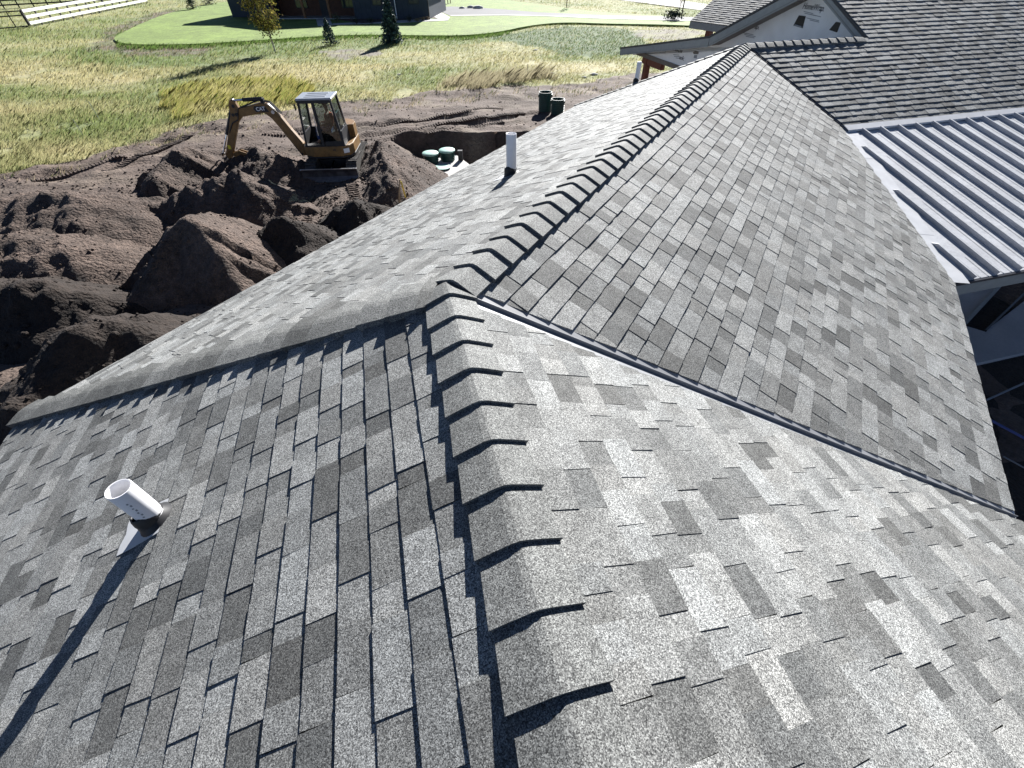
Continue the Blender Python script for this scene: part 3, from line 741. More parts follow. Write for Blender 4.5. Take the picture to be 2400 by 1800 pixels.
sheet('lawn', smooth_poly(LAWN), .16, .5, MT['lawn'])
drive = wpoly_px([(1013, 22), (1060, 19), (1120, 22), (1180, 26), (1260, 33), (1400, 39), (1640, 45), (1640, 53), (1400, 46), (1280, 41), (1180, 39), (1052, 40)])
sheet('driveway', drive, .175, .3, MT['asphalt'])
sheet('driveway_edge', wpoly_px([(1052, 40), (1180, 39), (1280, 41), (1400, 46), (1640, 53), (1640, 55), (1400, 48), (1280, 42.6), (1180, 40.6), (1058, 42)]), .185, .3, MT['concrete'])
sheet('pavement', wpoly_px([(1008, 24), (1014, 22), (1055, 45), (1050, 52), (1008, 46)]), .19, .3, MT['concrete'])
sheet('path', wpoly_px([(742, 50), (772, 46), (781, 64), (746, 66)]), .19, .3, MT['concrete'])
sheet('path', wpoly_px([(781, 60), (1008, 49), (1050, 50), (1050, 53), (940, 58), (781, 63)]), .187, .3, MT['concrete'])
sheet('road', wpoly_px([(1420, -5), (1540, -6), (1660, 11), (1800, 30), (1800, 44), (1633, 24), (1468, 3)]), .06, .2, MT['road'])
bed = sheet('flower_bed', wpoly_px([(778, 47), (850, 60), (1008, 47), (1025, 48), (1010, 40), (780, 40)]), .20, .3, MT['mulch'])

# patio at the inner corner, in the shade, with a sunken well
z_s = .10
pa, pbb = px(2287, 852, z_s), px(2420, 822, z_s)
wl = [px(x, y, z_s)[:2] for x, y in ((2262, 757), (2353, 660), (2420, 650), (2420, 668), (2308, 777))]
pat = thing('patio', (8, 7, 0), 'pale concrete patio slab with a sunken well under the metal porch roof', 'patio')
wl4 = [px(2258, 762, z_s)[:2], px(2352, 661, z_s)[:2], px(2440, 650, z_s)[:2], px(2308, 777, z_s)[:2]]
ax_f = unit(A(*(pbb-pa)[:2], 0)); ax_b = A(-ax_f[1], ax_f[0], 0)
ax_b = ax_b if ax_b[1] > 0 else -ax_b
def slab_piece(P4): MB().prism([A(p[0], p[1], -.25) for p in P4], UP*(z_s+.25)).build('slab', MT['slab'], pat)
l0 = pa[:2]-ax_f[:2]*2.5; l1 = pa[:2]+ax_f[:2]*9
# front strip, then two strips either side of the diagonal well
wa, wb_, wc, wd_ = wl4
slab_piece([l0, l1, wd_+(l1-l0)*.9, wd_, wa, wa-ax_f[:2]*1.5])
slab_piece([wd_+(l1-l0)*.9, wd_+(l1-l0)*.9+ax_b[:2]*5, wc+ax_f[:2]*.6, wd_])
slab_piece([wa, wb_, wc, wc+ax_b[:2]*4, wa-ax_f[:2]*1.5+ax_b[:2]*5, wa-ax_f[:2]*1.5])
MB().prism([A(*wa, -.9), A(*wb_, -.9), A(*wc, -.9), A(*wd_, -.9)], UP*.05).build('well_floor', MT['void'], pat)  # floor of the well in a near-black colour
fb = MB(); fb.beam(A(*wa, z_s+.02), A(*wb_, z_s+.02), .07, .06); fb.build('form_board', MT['fascia'], pat)
fb = MB(); fb.beam(A(*wd_, z_s+.015), A(*wc, z_s+.015), .04, .05); fb.build('form_board', MT['black'], pat)
darkg = sheet('shade_soil', [(3.0, -3), (30, -3), (30, 12), (7.5, 12), (3.5, 6)], .012, .1, MT['darkdirt'])  # dark sheet over the dirt, the shade of the house put into its colour
for (x0, y0, x1, y1, m_, r, nm, lb) in ((2311, 938, 2440, 880, 'rebar', .018, 'rod', 'thin grey rod lying on shaded soil beside the patio slab'), (2322, 985, 2440, 1048, 'bluepipe', .022, 'rod', 'dark blue rod lying on shaded soil below the roof eave'), (2352, 1070, 2440, 1118, 'rebar', .012, 'rod', 'thinnest dark rod on the soil near the valley end')):
    tag(MB().tube(px(x0, y0, .05), px(x1, y1, .05), r, n=8).build(nm, MT[m_]), lb, 'rod')

# ================================================================== SOIL HEAPS
def heap(label, ridges, m_, slope=.7, steep=1.0, seed=0, res=.065, rough=.18, col=None, striate=.05):
    """ridges: list of polylines of (photo x, photo y, height); the soil falls away from them"""
    R = [[px(x, y, z) for x, y, z in pl] for pl in ridges]
    allp = np.array([p for pl in R for p in pl]); mx = allp[:, 2].max()/slope*1.25+.4
    x = np.arange(allp[:, 0].min()-mx, allp[:, 0].max()+mx, res); y = np.arange(allp[:, 1].min()-mx, allp[:, 1].max()+mx, res)
    X, Y = np.meshgrid(x, y)
    wx = X+(fbm(X, Y, .7, 3, seed+1)-.5)*.35; wy = Y+(fbm(X, Y, .7, 3, seed+2)-.5)*.35
    Zz = np.full(X.shape, -9.0)
    for pl in R:
        for P, Q in zip(pl[:-1], pl[1:]):
            d_ = (Q-P)[:2]; t = np.clip(((wx-P[0])*d_[0]+(wy-P[1])*d_[1])/(d_ @ d_+1e-9), 0, 1)
            ddx = wx-P[0]-t*d_[0]; ddy = wy-P[1]-t*d_[1]; dist = np.hypot(ddx, ddy)
            k = np.where(ddy < 0, slope*steep, slope)          # the cut side is steeper
            h = P[2]+t*(Q[2]-P[2])-k*(np.sqrt(dist**2+.014)-.10)
            Zz = np.maximum(Zz, h)
    g = np.clip(Zz+.3, 0, 1)
    Zz = Zz+(fbm(X, Y, .55, 5, seed+5)-.5)*rough*2*g+np.abs(fbm(X, Y, .24, 3, seed+15)-.5)*.05*g+(fbm(X*1.5+Y*.6, (Y-X*.5)*.35, .22, 3, seed+8)-.5)*striate*2*g
    base = gz_at(X, Y)
    keep = Zz > base-.25
    idx = -np.ones(X.shape, int); kk = keep.copy()
    kk[:-1] |= keep[1:]; kk[1:] |= keep[:-1]; kk[:, :-1] |= keep[:, 1:]; kk[:, 1:] |= keep[:, :-1]
    idx[kk] = np.arange(kk.sum())
    q = np.stack([idx[:-1, :-1], idx[:-1, 1:], idx[1:, 1:], idx[1:, :-1]], -1).reshape(-1, 4); q = q[(q >= 0).all(1)]
    Vv = np.stack([X, Y, np.maximum(Zz, base-.3)], -1)[kk]
    o = grid_mesh('dirt_pile', Vv, q, None, m_); tag(o, label, 'dirt pile', 'heaps of dug soil')
    HEAPS.append((X, Y, Zz, m_)); return o
HEAPS = []
heap('broad smooth soil heap with turf clods on top beside the grass', [[(-60, 480, .8), (60, 452, 1.0), (180, 455, 1.05), (300, 480, .6), (330, 520, .3)], [(40, 470, .9), (60, 560, .5)]], MT['dirt'], .42, 1.0, 3)
heap('low smooth lobe of soil in front of the broad heap', [[(-60, 560, .9), (60, 556, .9), (180, 590, .6), (270, 640, .2)]], MT['dirt'], .4, 1.1, 13)
heap('dark cloddy soil bank next to the small green sprout patch', [[(-60, 655, 1.0), (60, 662, .95), (170, 680, .7), (250, 690, .35)]], MT['darkdirt'], .62, 1.2, 23, rough=.28)
heap('steep pyramid of soil with one smooth black shaded face', [[(300, 700, .25), (350, 608, .85), (400, 535, 1.28), (432, 512, 1.42), (455, 525, 1.36), (500, 585, .95), (560, 672, .35)], [(432, 512, 1.42), (480, 500, 1.1), (540, 520, .6)]], MT['dirt'], .74, 1.5, 33, rough=.08)
heap('rounded crumbly soil heap just in front of the digger bucket', [[(360, 480, .45), (420, 448, .8), (490, 415, 1.05), (545, 404, 1.1), (580, 425, 1.0), (620, 470, .5)]], MT['dirt'], .66, 1.2, 43, rough=.14, striate=.1)
heap('soil heap with a tall dark cut face behind the bucket', [[(352, 420, .75), (372, 372, 1.0), (400, 350, 1.15), (432, 345, 1.05)]], MT['dirt'], .72, 1.5, 53, rough=.12)
heap('furrowed soil bank under the excavator arm', [[(570, 345, .7), (620, 355, .8), (680, 375, .55), (720, 400, .3)]], MT['dirt'], .5, 1.0, 63, rough=.2, striate=.16)
heap('soil ridge between the excavator track and the tank pit', [[(862, 335, .6), (885, 332, .75), (905, 360, .7), (920, 420, .5)]], MT['dirt'], .6, 1.0, 73, rough=.16, striate=.12)
heap('dark moist soil mound between the pyramid heap and the tracks', [[(610, 560, .5), (640, 520, .85), (680, 515, .9), (730, 540, .6)]], MT['darkdirt'], .68, 1.2, 83, rough=.22)
heap('dark moist soil mound against the roof eave by the stakes', [[(800, 480, .6), (835, 470, .8), (880, 480, .6)]], MT['darkdirt'], .68, 1.2, 93, rough=.22)
heap('big near heap of black topsoil below the hip corner', [[(20, 930, .8), (80, 850, 1.0), (140, 775, 1.25), (240, 752, 1.2), (330, 770, 1.0), (420, 750, .6)]], MT['darkdirt'], .72, 1.3, 103, rough=.24)  # darker soil colour used here for the shadow of the house

# clods strewn over the dug ground
cv, cf = [], []
ico = bmesh.new(); bmesh.ops.create_icosphere(ico, subdivisions=1, radius=1); iv = np.array([v.co[:] for v in ico.verts]); ifc = np.array([[v.index for v in f.verts] for f in ico.faces]); ico.free()
def clods(name, pts, rad, m_, label):
    n = len(pts); VV = np.zeros((n, len(iv), 3)); 
    for i in range(n):
        s = rad[i]*RNG.uniform(.6, 1.3, 3); VV[i] = iv*s*(1+RNG.uniform(-.25, .25, (len(iv), 1)))+pts[i]
    FFc = (ifc[None]+np.arange(n)[:, None, None]*len(iv)).reshape(-1, 3)
    o = grid_mesh(name, VV.reshape(-1, 3), FFc, None, m_, smooth=False); o['kind'] = 'stuff'; return tag(o, label, 'clods')
P_, r_l = [], []; Pd, rd = [], []
for X, Y, Zz, m_ in HEAPS:
    for _ in range(700):
        i = RNG.integers(0, X.shape[0]); j = RNG.integers(0, X.shape[1]); b = gz_at(X[i, j], Y[i, j])
        z = max(Zz[i, j], b)
        (Pd if m_ is MT['darkdirt'] else P_).append((X[i, j], Y[i, j], z)); (rd if m_ is MT['darkdirt'] else r_l).append(RNG.uniform(.012, .04)*(2.4 if RNG.random() < .06 else 1))
for _ in range(2600):
    p = px(RNG.uniform(0, 1500), RNG.uniform(230, 700))
    if inpoly(p[0], p[1], DIRT) and -26 < p[0] < 9 and p[1] < 33: P_.append((p[0], p[1], gz_at(p[0], p[1]))); r_l.append(RNG.uniform(.015, .055))
clods('soil_clods', np.array(P_), r_l, MT['dirt'], 'brown soil clods strewn over the dug ground'); clods('soil_clods', np.array(Pd), rd, MT['darkdirt'], 'black soil clods on the dark heaps')

# cleat prints of the tracks
def prints(lines, label):
    b = MB()
    for x0, y0, x1, y1, wd in lines:
        P, Q = px(x0, y0), px(x1, y1); Ln = np.linalg.norm(Q-P); d_ = unit(Q-P); s = A(-d_[1], d_[0], 0)
        t = 0
        while t < Ln:
            c = P+d_*t; z = gz_at(c[0], c[1])
            if abs(z) < .5: b.box((c[0], c[1], z+.012), (.055, wd, .06), (d_, s, UP))
            t += .125
    o = b.build('track_prints', MT['dirt']); o['kind'] = 'stuff'; tag(o, label, 'track prints')
prints([(716, 470, 700, 540, .32), (735, 455, 722, 530, .1), (826, 440, 850, 520, .34), (870, 315, 1230, 262, .36), (880, 330, 1180, 285, .3), (250, 405, 470, 318, .36), (80, 425, 300, 372, .36), (860, 296, 1180, 250, .3), (590, 322, 760, 302, .35)], 'cleat prints pressed into the soil by the machine')

# ================================================================== SEPTIC TANK IN THE PIT
TZ = -.62
c0 = px(1008, 357, TZ+.42); c1 = px(1047, 350, TZ+.42); c2 = px(1037, 391, TZ+.06); c3 = px(1055, 424, TZ+.06)
tax = unit((c1-c0)*A(1, 1, 0)); tby = A(-tax[1], tax[0], 0)
tl = px(992, 380, TZ); trr = px(1075, 374, TZ)
tank = thing('septic_tank', (c2[0], c2[1], TZ-1.3), 'pale concrete septic tank with green riser lids sunk in the pit', 'septic tank')
ctr = (c0+c1)/2-tby*1.15
MB().box((ctr[0], ctr[1], TZ-.55), (1.95, 3.2, 1.1), (tax, tby, UP)).build('tank_body', MT['concrete'], tank)
bevel(tank.children[0], .03)
def riser(c, h, nm):
    o = MB().lathe(A(c[0], c[1], TZ-.02), [(.305, 0), (.305, h*.3), (.325, h*.3), (.325, h*.36), (.305, h*.36), (.305, h*.8), (.34, h*.8), (.34, h*.88)], 28).build('riser', MT['tank_green'], tank, smooth=False)
    MB().lathe(A(c[0], c[1], TZ-.02), [(.345, h*.86), (.35, h*.93), (.33, h*.98), (.2, h*1.03), (.001, h*1.05)], 28).build('riser_lid', MT['lid_green'], o, smooth=True)
riser(c0, .44, 0); riser(c1, .44, 0); riser(c2, .09, 0); riser(c3, .09, 0)
bx_ = px(1070, 368, TZ+.2); MB().box((bx_[0]+.15, bx_[1]+.2, TZ+.2), (.2, .15, .4)).build('alarm_box', MT['black'], tank)
pg0 = px(1005, 380, TZ+.09); pg1 = px(1026, 424, TZ+.09)
pp_ = MB().tube(pg0, pg0+(pg1-pg0)*1.5, .075, n=16).build('sewer_pipe', MT['pipe_green'], smooth=True); tag(pp_, 'pale green sewer pipe lying along the concrete tank', 'pipe')
# two riser tubs on the bank
for (x, y, h, lab) in ((1277, 259, .80, 'taller dark green corrugated riser tub standing on the bank'), (1306, 266, .62, 'shorter open dark green riser tub beside the taller one')):
    p = px(x, y); t = thing('riser_tub', p, lab, 'tub', 'green riser tubs')
    pr = []; 
    for i in range(9): pr += [(.315, h*i/9), (.315, h*(i+.6)/9), (.332, h*(i+.65)/9), (.332, h*(i+.95)/9)]
    MB().lathe(p, pr+[(.332, h), (.30, h), (.295, .05), (.001, .05)], 28).build('shell', MT['tank_green'], t)
    MB().box(p+A(.33, .05, h*.8), (.05, .12, .12)).build('lug', MT['tank_green'], t)
    MB().box(p+A(-.33, .02, h*.8), (.05, .12, .12)).build('lug', MT['tank_green'], t)
# stakes
def stake(x0, y0, x1, y1, hgt, r, m_, name, label, group=None):
    p = px(x0, y0); 
    if -26 < p[0] < 9: p[2] = gz_at(p[0], p[1])-.05
    # the top is where the ray passes nearest to a point hgt above
    q = px(x1, y1, hgt); o = MB().beam(p, q, r, r*.6, up=A(.3, 1, .1)).build(name, MT[m_]); tag(o, label, 'stake', group)
stake(934, 478, 937, 420, .75, .045, 'wood', 'stake', 'brown wooden stake standing at the edge of the tank pit')
stake(953, 468, 940, 425, .70, .045, 'ystake', 'stake', 'leaning yellow wooden stake at the edge of the tank pit')
stake(236, 284, 208, 238, 1.0, .03, 'lath', 'survey_stake', 'tall white lath leaning in the dry grass')
stake(196, 318, 172, 281, .85, .03, 'lath', 'survey_stake', 'shorter white lath at the edge of dug soil and grass')
stake(1237, 180, 1237, 150, .8, .03, 'frame', 'survey_stake', 'thin dark stake standing in tan grass behind the tubs')

# ================================================================== EXCAVATOR  (local: +X where the arm points, +Y its left side, towards the roof)
XO = A(-6.45, 17.45, -.02)
ex = thing('excavator', tuple(XO), 'mustard yellow mini excavator digging with its arm swung over the soil heaps', 'excavator', rz=PI+.06, local=True)
Yc = .12                                           # plane of the arm
def P2(x, z, y=Yc): return A(x, y, z)
# undercarriage: tracks run along local Y, blade in front (+Y)
for sx in (-1, 1):
    cx = sx*.72; prof = []
    for i in range(9): a = -PI/2+PI*i/8; prof.append((1.02+.25*math.cos(a), .27+.25*math.sin(a)))
    for i in range(9): a = PI/2+PI*i/8; prof.append((-1.02+.25*math.cos(a), .27+.25*math.sin(a)))
    tr = MB().prism([A(cx-.185, y, z) for y, z in prof], A(.37, 0, 0)).build('track', MT['track'], ex)
    # cleats round the belt
    pts = [A(0, y, z) for y, z in prof]; loop = pts+[pts[0]]; Ls = [np.linalg.norm(b-a) for a, b in zip(loop[:-1], loop[1:])]
    tot = sum(Ls); nC = 44
    for k in range(nC):
        t = tot*k/nC
        for a, b, l in zip(loop[:-1], loop[1:], Ls):
            if t <= l: break
            t -= l
        d_ = unit(b-a); c = a+d_*t; nn = np.cross(d_, A(1, 0, 0)); nn = nn if nn @ (c-A(0, np.clip(c[1], -1, 1), .27)) > 0 else -nn
        MB().box(c+A(cx, 0, 0)+nn*.02, (.37, .045, .045), (A(1, 0, 0), d_, nn)).build('cleat', MT['track'], tr)
    for y in (-.6, -.2, .2, .6): MB().tube(A(cx+sx*.0-.19, y, .16), A(cx+.19, y, .16), .1, n=14).build('roller', MT['black'], tr)
MB().box((0, 0, .36), (1.1, 1.3, .26)).build('track_frame', MT['black'], ex)
MB().lathe(A(0, 0, .46), [(.48, 0), (.48, .12), (.001, .12)], 28).build('swing_ring', MT['black'], ex)
bl = MB(); pr = [(1.50, .06), (1.58, .04), (1.52, .20), (1.53, .34), (1.60, .46), (1.54, .46), (1.46, .34), (1.45, .2)]
bl.prism([A(-.97, y, z) for y, z in pr], A(1.94, 0, 0)); blade = bl.build('dozer_blade', MT['blade'], ex)
MB().box((0, 1.575, .462), (1.96, .05, .02)).build('worn_edge', MT['worn'], blade)
MB().box((0, 1.565, .05), (1.96, .05, .05)).build('worn_edge', MT['worn'], blade)
for sx in (-.42, .42): MB().beam(A(sx, .4, .3), A(sx, 1.5, .2), .09, .14).build('blade_arm', MT['black'], ex)
MB().tube(A(0, .5, .45), A(0, 1.46, .32), .045, n=12).build('blade_cylinder', MT['chrome'], ex)
# upper body
pl = [(-.80, -.55), (-.80, .50), (-.70, .78), (-.42, .93), (.55, .93), (.88, .74), (.92, .25), (.92, -.35), (.55, -.88), (-.42, -.92), (-.68, -.80)]
bevel(MB().prism([A(x, y, .60) for x, y in pl], UP*.06).build('turntable_deck', MT['black'], ex), .015)
bevel(MB().prism([A(x, y, .655) for x, y in pl], UP*.33).build('body_skirt', MT['yellow'], ex), .03)
for x0, x1, y in ((-.42, .02, .932), (.06, .5, .932)): MB().box(((x0+x1)/2, y, .82), (x1-x0, .012, .22)).build('access_panel', MT['yellow'], ex)
MB().box((-.2, .94, .88), (.10, .012, .035)).build('panel_latch', MT['black'], ex)
MB().box((-.60, .865, .83), (.2, .02, .14), (unit(A(.6, .36, 0)), unit(A(-.36, .6, 0)), UP)).build('reflective_decal', MT['white'], ex)
hood = [(-.79, -.5), (-.79, -.1), (-.62, -.1), (-.62, -.08), (.3, -.05), (.3, -.85), (-.45, -.88), (-.66, -.76)]
bevel(MB().prism([A(x, y, .985) for x, y in hood], UP*.42).build('engine_hood', MT['yellow'], ex), .05)
bevel(MB().box((.5, -.45, 1.08), (.5, .7, .2)).build('fuel_cover', MT['yellow'], ex), .04)
# cab
cx0, cx1, cy0, cy1, cz0, cz1 = -.58, .72, .0, .90, .99, 2.36
cab = MB().box(((cx0+cx1)/2, (cy0+cy1)/2, cz0+.02), (cx1-cx0, cy1-cy0, .05)).build('cab_floor', MT['black'], ex)
def pillar(a, b, w_=.06, d_=.07): return MB().beam(a, b, w_, d_, up=A(1, 0, .01)).build('cab_pillar', MT['black'], ex)
tx0, tx1 = cx0+.10, cx1-.16
pillar((cx1, cy1, cz0), (tx1, cy1-.02, cz1)); pillar((cx1, cy0, cz0), (tx1, cy0+.02, cz1)); pillar((cx0, cy1, cz0), (tx0, cy1-.02, cz1)); pillar((cx0, cy0, cz0), (tx0, cy0+.02, cz1)); pillar((.13, cy1, cz0), (.11, cy1-.02, cz1), .06, .09)
rf = bevel(MB().prism([A(tx0-.06, cy0-.03, cz1), A(tx1+.08, cy0-.03, cz1), A(tx1+.08, cy1+.01, cz1), A(tx0-.06, cy1+.01, cz1)], UP*.07).build('cab_roof', MT['cabroof'], ex), .03, 3)
for y in (.2, .45, .7): MB().box(((tx0+tx1)/2, y, cz1+.075), (.7, .05, .014)).build('roof_rib', MT['cabroof'], rf)
MB().box((tx1+.06, .45, cz1-.02), (.05, .86, .07)).build('roof_header', MT['black'], ex); MB().box(((tx0+tx1)/2, cy1, cz1-.03), (tx1-tx0, .04, .08)).build('roof_header', MT['black'], ex)
MB().prism([A(cx1-.01, cy0, cz0), A(cx1-.01, cy1, cz0), A(cx1-.06, cy1, 1.42), A(cx1-.06, cy0, 1.42)], A(.03, 0, 0)).build('front_panel', MT['black'], ex)
MB().prism([A(cx1-.045, cy0+.05, 1.46), A(cx1-.045, cy1-.05, 1.46), A(tx1+.03, cy1-.05, cz1-.06), A(tx1+.03, cy0+.05, cz1-.06)], A(.006, 0, 0)).build('windscreen', MT['glass'], ex)
MB().prism([A(cx0+.05, cy1-.005, 1.15), A(.08, cy1-.005, 1.15), A(.07, cy1-.02, cz1-.08), A(tx0+.06, cy1-.02, cz1-.08)], A(0, .006, 0)).build('side_window', MT['glass'], ex)
MB().prism([A(cx0, cy0+.06, 1.5), A(cx0, cy1-.06, 1.5), A(tx0, cy1-.06, cz1-.06), A(tx0, cy0+.06, cz1-.06)], A(.006, 0, 0)).build('rear_window', MT['glass'], ex)
MB().box((-.25, cy1, 1.07), (.62, .03, .15)).build('cab_sill', MT['black'], ex); MB().box((cx0, .45, 1.22), (.05, .88, .46)).build('rear_panel', MT['black'], ex)
MB().box((.07, cy0+.0, 1.2), (1.25, .04, .4)).build('inner_panel', MT['black'], ex)
for z0_, z1_ in ((1.35, 1.95),): MB().tube(A(.2, cy1+.05, z0_), A(.18, cy1+.04, z1_), .014, n=8).build('grab_rail', MT['worn'], ex)
MB().box((tx1+.12, cy1+.06, 2.2), (.02, .10, .16)).build('mirror', MT['black'], ex)
st = bevel(MB().box((-.12, .45, 1.28), (.48, .46, .14)).build('seat', MT['seat'], ex), .04); bevel(MB().beam(A(-.36, .45, 1.33), A(-.46, .45, 1.95), .44, .12, up=A(1, 0, 0)).build('seat_back', MT['seat'], ex), .04)
MB().box((-.12, .45, 1.12), (.4, .4, .2)).build('seat_base', MT['black'], ex)
for y in (.2, .7):
    MB().box((.16, y, 1.36), (.3, .12, .1)).build('console', MT['black'], ex); MB().tube(A(.26, y, 1.4), A(.27, y, 1.58), .018, .026, n=8).build('control_lever', MT['black'], ex)
# arm: boom in two straight runs, stick, links and bucket
swing = MB().box((1.0, Yc, .72), (.34, .30, .40)).build('boom_bracket', MT['yellow'], ex); bevel(swing, .03)
def plate(pts, wd, name, m_='yellow', par=None): return bevel(MB().prism([A(x, Yc-wd/2, z) for x, z in pts], A(0, wd, 0)).build(name, MT[m_], par or ex), .018)
boom = plate([(1.02, .56), (1.24, .60), (1.62, 1.28), (1.86, 1.72), (2.05, 1.90), (2.98, 1.78), (3.06, 1.88), (3.02, 2.0), (2.12, 2.20), (1.86, 2.16), (1.62, 1.92), (1.34, 1.38), (1.0, .80)], .20, 'boom')
for z_, y_ in ((1, .104), (-1, -.104)):
    dc = MB().prism([A(x, Yc+y_, z) for x, z in ((1.86, 1.93), (2.3, 1.93), (2.36, 2.02), (2.3, 2.11), (1.95, 2.10))], A(0, .004*z_, 0)).build('name_decal', MT['black'], boom)
MB().tube(A(1.74, Yc-.13, 1.92), A(1.74, Yc+.13, 1.92), .055, n=16).build('pivot_pin', MT['worn'], boom); MB().tube(A(2.98, Yc-.15, 1.88), A(2.98, Yc+.15, 1.88), .05, n=14).build('pivot_pin', MT['black'], boom)
cu = bpy.data.curves.new('lettering', 'FONT'); cu.body = 'CAT'; cu.size = .155; cu.extrude = .002; cu.offset = .004
tmp = bpy.data.objects.new('tmp', cu); COL.objects.link(tmp); bpy.context.view_layer.update()
me = bpy.data.meshes.new_from_object(tmp.evaluated_get(bpy.context.evaluated_depsgraph_get())); bpy.data.objects.remove(tmp)
Vt = np.array([v.co[:] for v in me.vertices]); ft = [tuple(p.vertices) for p in me.polygons]
V3 = A(2.27, Yc+.111, 1.965)+np.outer(Vt[:, 0], A(-1, 0, .06))+np.outer(Vt[:, 1], UP)+np.outer(Vt[:, 2], A(0, 1, 0))
mesh('lettering', V3, ft, MT['white'], boom); bpy.data.meshes.remove(me)
tv = MB().prism([A(2.18, Yc+.11, 1.955), A(2.08, Yc+.11, 1.955), A(2.13, Yc+.11, 2.0)], A(0, .004, 0)).build('triangle_mark', MT['yellow'], boom)
stick = plate([(2.90, 2.26), (3.06, 2.30), (3.16, 2.14), (3.20, 1.9), (3.98, .60), (3.92, .46), (3.80, .48), (3.06, 1.62), (2.86, 1.78), (2.84, 1.98)], .16, 'stick')
MB().box((3.72, Yc+.085, .86), (.10, .006, .13)).build('safety_sticker', MT['sticker'], stick)
for x, z in ((3.0, 2.12), (3.12, 1.86)): MB().tube(A(x, Yc-.1, z), A(x, Yc+.1, z), .05, n=14).build('pivot_pin', MT['black'], stick)
def ram(a, b, split, r, name):
    a, b = A(*a), A(*b); c = a+(b-a)*split
    o = MB().tube(a, c, r, n=14).build(name, MT['black'], ex, smooth=False); MB().tube(c, b, r*.5, n=12).build('chrome_rod', MT['chrome'], o); MB().tube(b-A(0, .06, 0), b+A(0, .06, 0), r*.9, n=12).build('rod_eye', MT['black'], o)
ram((1.98, Yc, 2.30), (2.98, Yc, 2.27), .66, .058, 'stick_cylinder'); ram((1.22, Yc, .50), (1.80, Yc, 1.70), .74, .062, 'boom_cylinder'); ram((3.14, Yc, 2.02), (4.08, Yc, .62), .55, .052, 'bucket_cylinder')
MB().box((2.0, Yc, 2.25), (.12, .12, .14)).build('cylinder_lug', MT['black'], ex)
for dy in (-.07, .0, .07):                          # hoses over the boom and stick
    o = MB()
    hp = [A(1.5, Yc+dy, 1.85), A(1.78, Yc+dy, 2.20), A(2.1, Yc+dy, 2.27), A(2.6, Yc+dy, 2.12), A(2.86, Yc+dy*1.6, 2.05), A(3.0, Yc+dy*2, 1.72), A(3.25, Yc+dy*1.6, 1.62), A(3.5, Yc+dy, 1.32)]
    for a, b in zip(hp[:-1], hp[1:]): o.tube(a, b, .017, n=8)
    o.build('hydraulic_hose', MT['black'], ex)
for dy in (-.09, .09): MB().beam(A(3.80, Yc+dy, .72), A(4.10, Yc+dy, .58), .025, .07, up=A(0, 1, 0)).build('bucket_link', MT['yellow'], ex)
bk = MB(); bw = .46
prof = [(3.86, .50), (4.12, .56), (4.30, .30), (4.30, .02), (4.12, -.18), (3.86, -.22), (3.62, -.12)]
for y in (-bw/2, bw/2-.02): bk.prism([A(x, Yc+y, z) for x, z in prof], A(0, .02, 0))
for (x0, z0), (x1, z1) in zip(prof[1:-1], prof[2:]): bk.beam(A((x0), Yc, z0), A(x1, Yc, z1), bw, .022, up=A(0, 1, 0) if False else UP)
bucket = bk.build('bucket', MT['black'], ex)
for i in range(4): MB().box((3.58, Yc-bw/2+.06+i*.113, -.11), (.14, .045, .03)).build('tooth', MT['worn'], bucket)
for dy in (-.10, .07): MB().prism([A(x, Yc+dy, z) for x, z in ((3.70, .56), (3.62, .50), (3.42, .62), (3.20, .58), (3.22, .66), (3.42, .74), (3.68, .66))], A(0, .03, 0)).build('thumb', MT['yellow'], ex)
MB().tube(A(3.45, Yc-.08, .68), A(3.45, Yc+.1, .68), .03, n=10).build('thumb_bar', MT['yellow'], ex)

# ------------------------------------------------------------------ operator
def ex2w(p): c, s = math.cos(PI+.06), math.sin(PI+.06); return A(XO[0]+c*p[0]-s*p[1], XO[1]+s*p[0]+c*p[1], XO[2]+p[2])
per = thing('person', tuple(ex2w(A(-.12, .45, 1.35))), 'person in orange vest, blue trousers and dark cap seated at the excavator controls', 'person', rz=PI+.06, local=True)
def skin_body(name, joints, edges, mt, parent, root=0, sub=2):
    me = bpy.data.meshes.new(name); me.from_pydata([j[:3] for j in joints], edges, []); me.materials.append(mt)
    o = bpy.data.objects.new(name, me); COL.objects.link(o); o.parent = parent; FRAME[o] = A(0, 0, 0)
    sk = o.modifiers.new('skin', 'SKIN'); sk.use_smooth_shade = True
    lay = me.skin_vertices[0] if len(me.skin_vertices) else None
    if lay is None:
        bm = bmesh.new(); bm.from_mesh(me); bm.verts.layers.skin.verify(); bm.to_mesh(me); bm.free(); lay = me.skin_vertices[0]
    for i, j in enumerate(joints):
        r = j[3] if isinstance(j[3], tuple) else (j[3], j[3]); lay.data[i].radius = r; lay.data[i].use_root = (i == root)
    sb = o.modifiers.new('subdivision', 'SUBSURF'); sb.levels = sub; sb.render_levels = sub
    return o
J = [(0, 0, .10, (.13, .16)), (-.04, 0, .32, (.11, .14)), (-.06, 0, .52, (.12, .17)), (-.05, 0, .60, .06), (-.04, 0, .68, .055), (-.03, 0, .76, (.095, .08)), (-.02, 0, .86, (.09, .075)),
     (-.06, .19, .52, .065), (.02, .24, .28, .05), (.26, .25, .22, .036), (.34, .25, .23, .04),
     (-.06, -.19, .52, .065), (.02, -.24, .28, .05), (.26, -.25, .22, .036), (.34, -.25, .23, .04),
     (.02, .1, .09, .085), (.42, .13, .10, .065), (.45, .13, -.28, .045), (.56, .13, -.31, .04),
     (.02, -.1, .09, .085), (.42, -.13, .10, .065), (.45, -.13, -.28, .045), (.56, -.13, -.31, .04)]
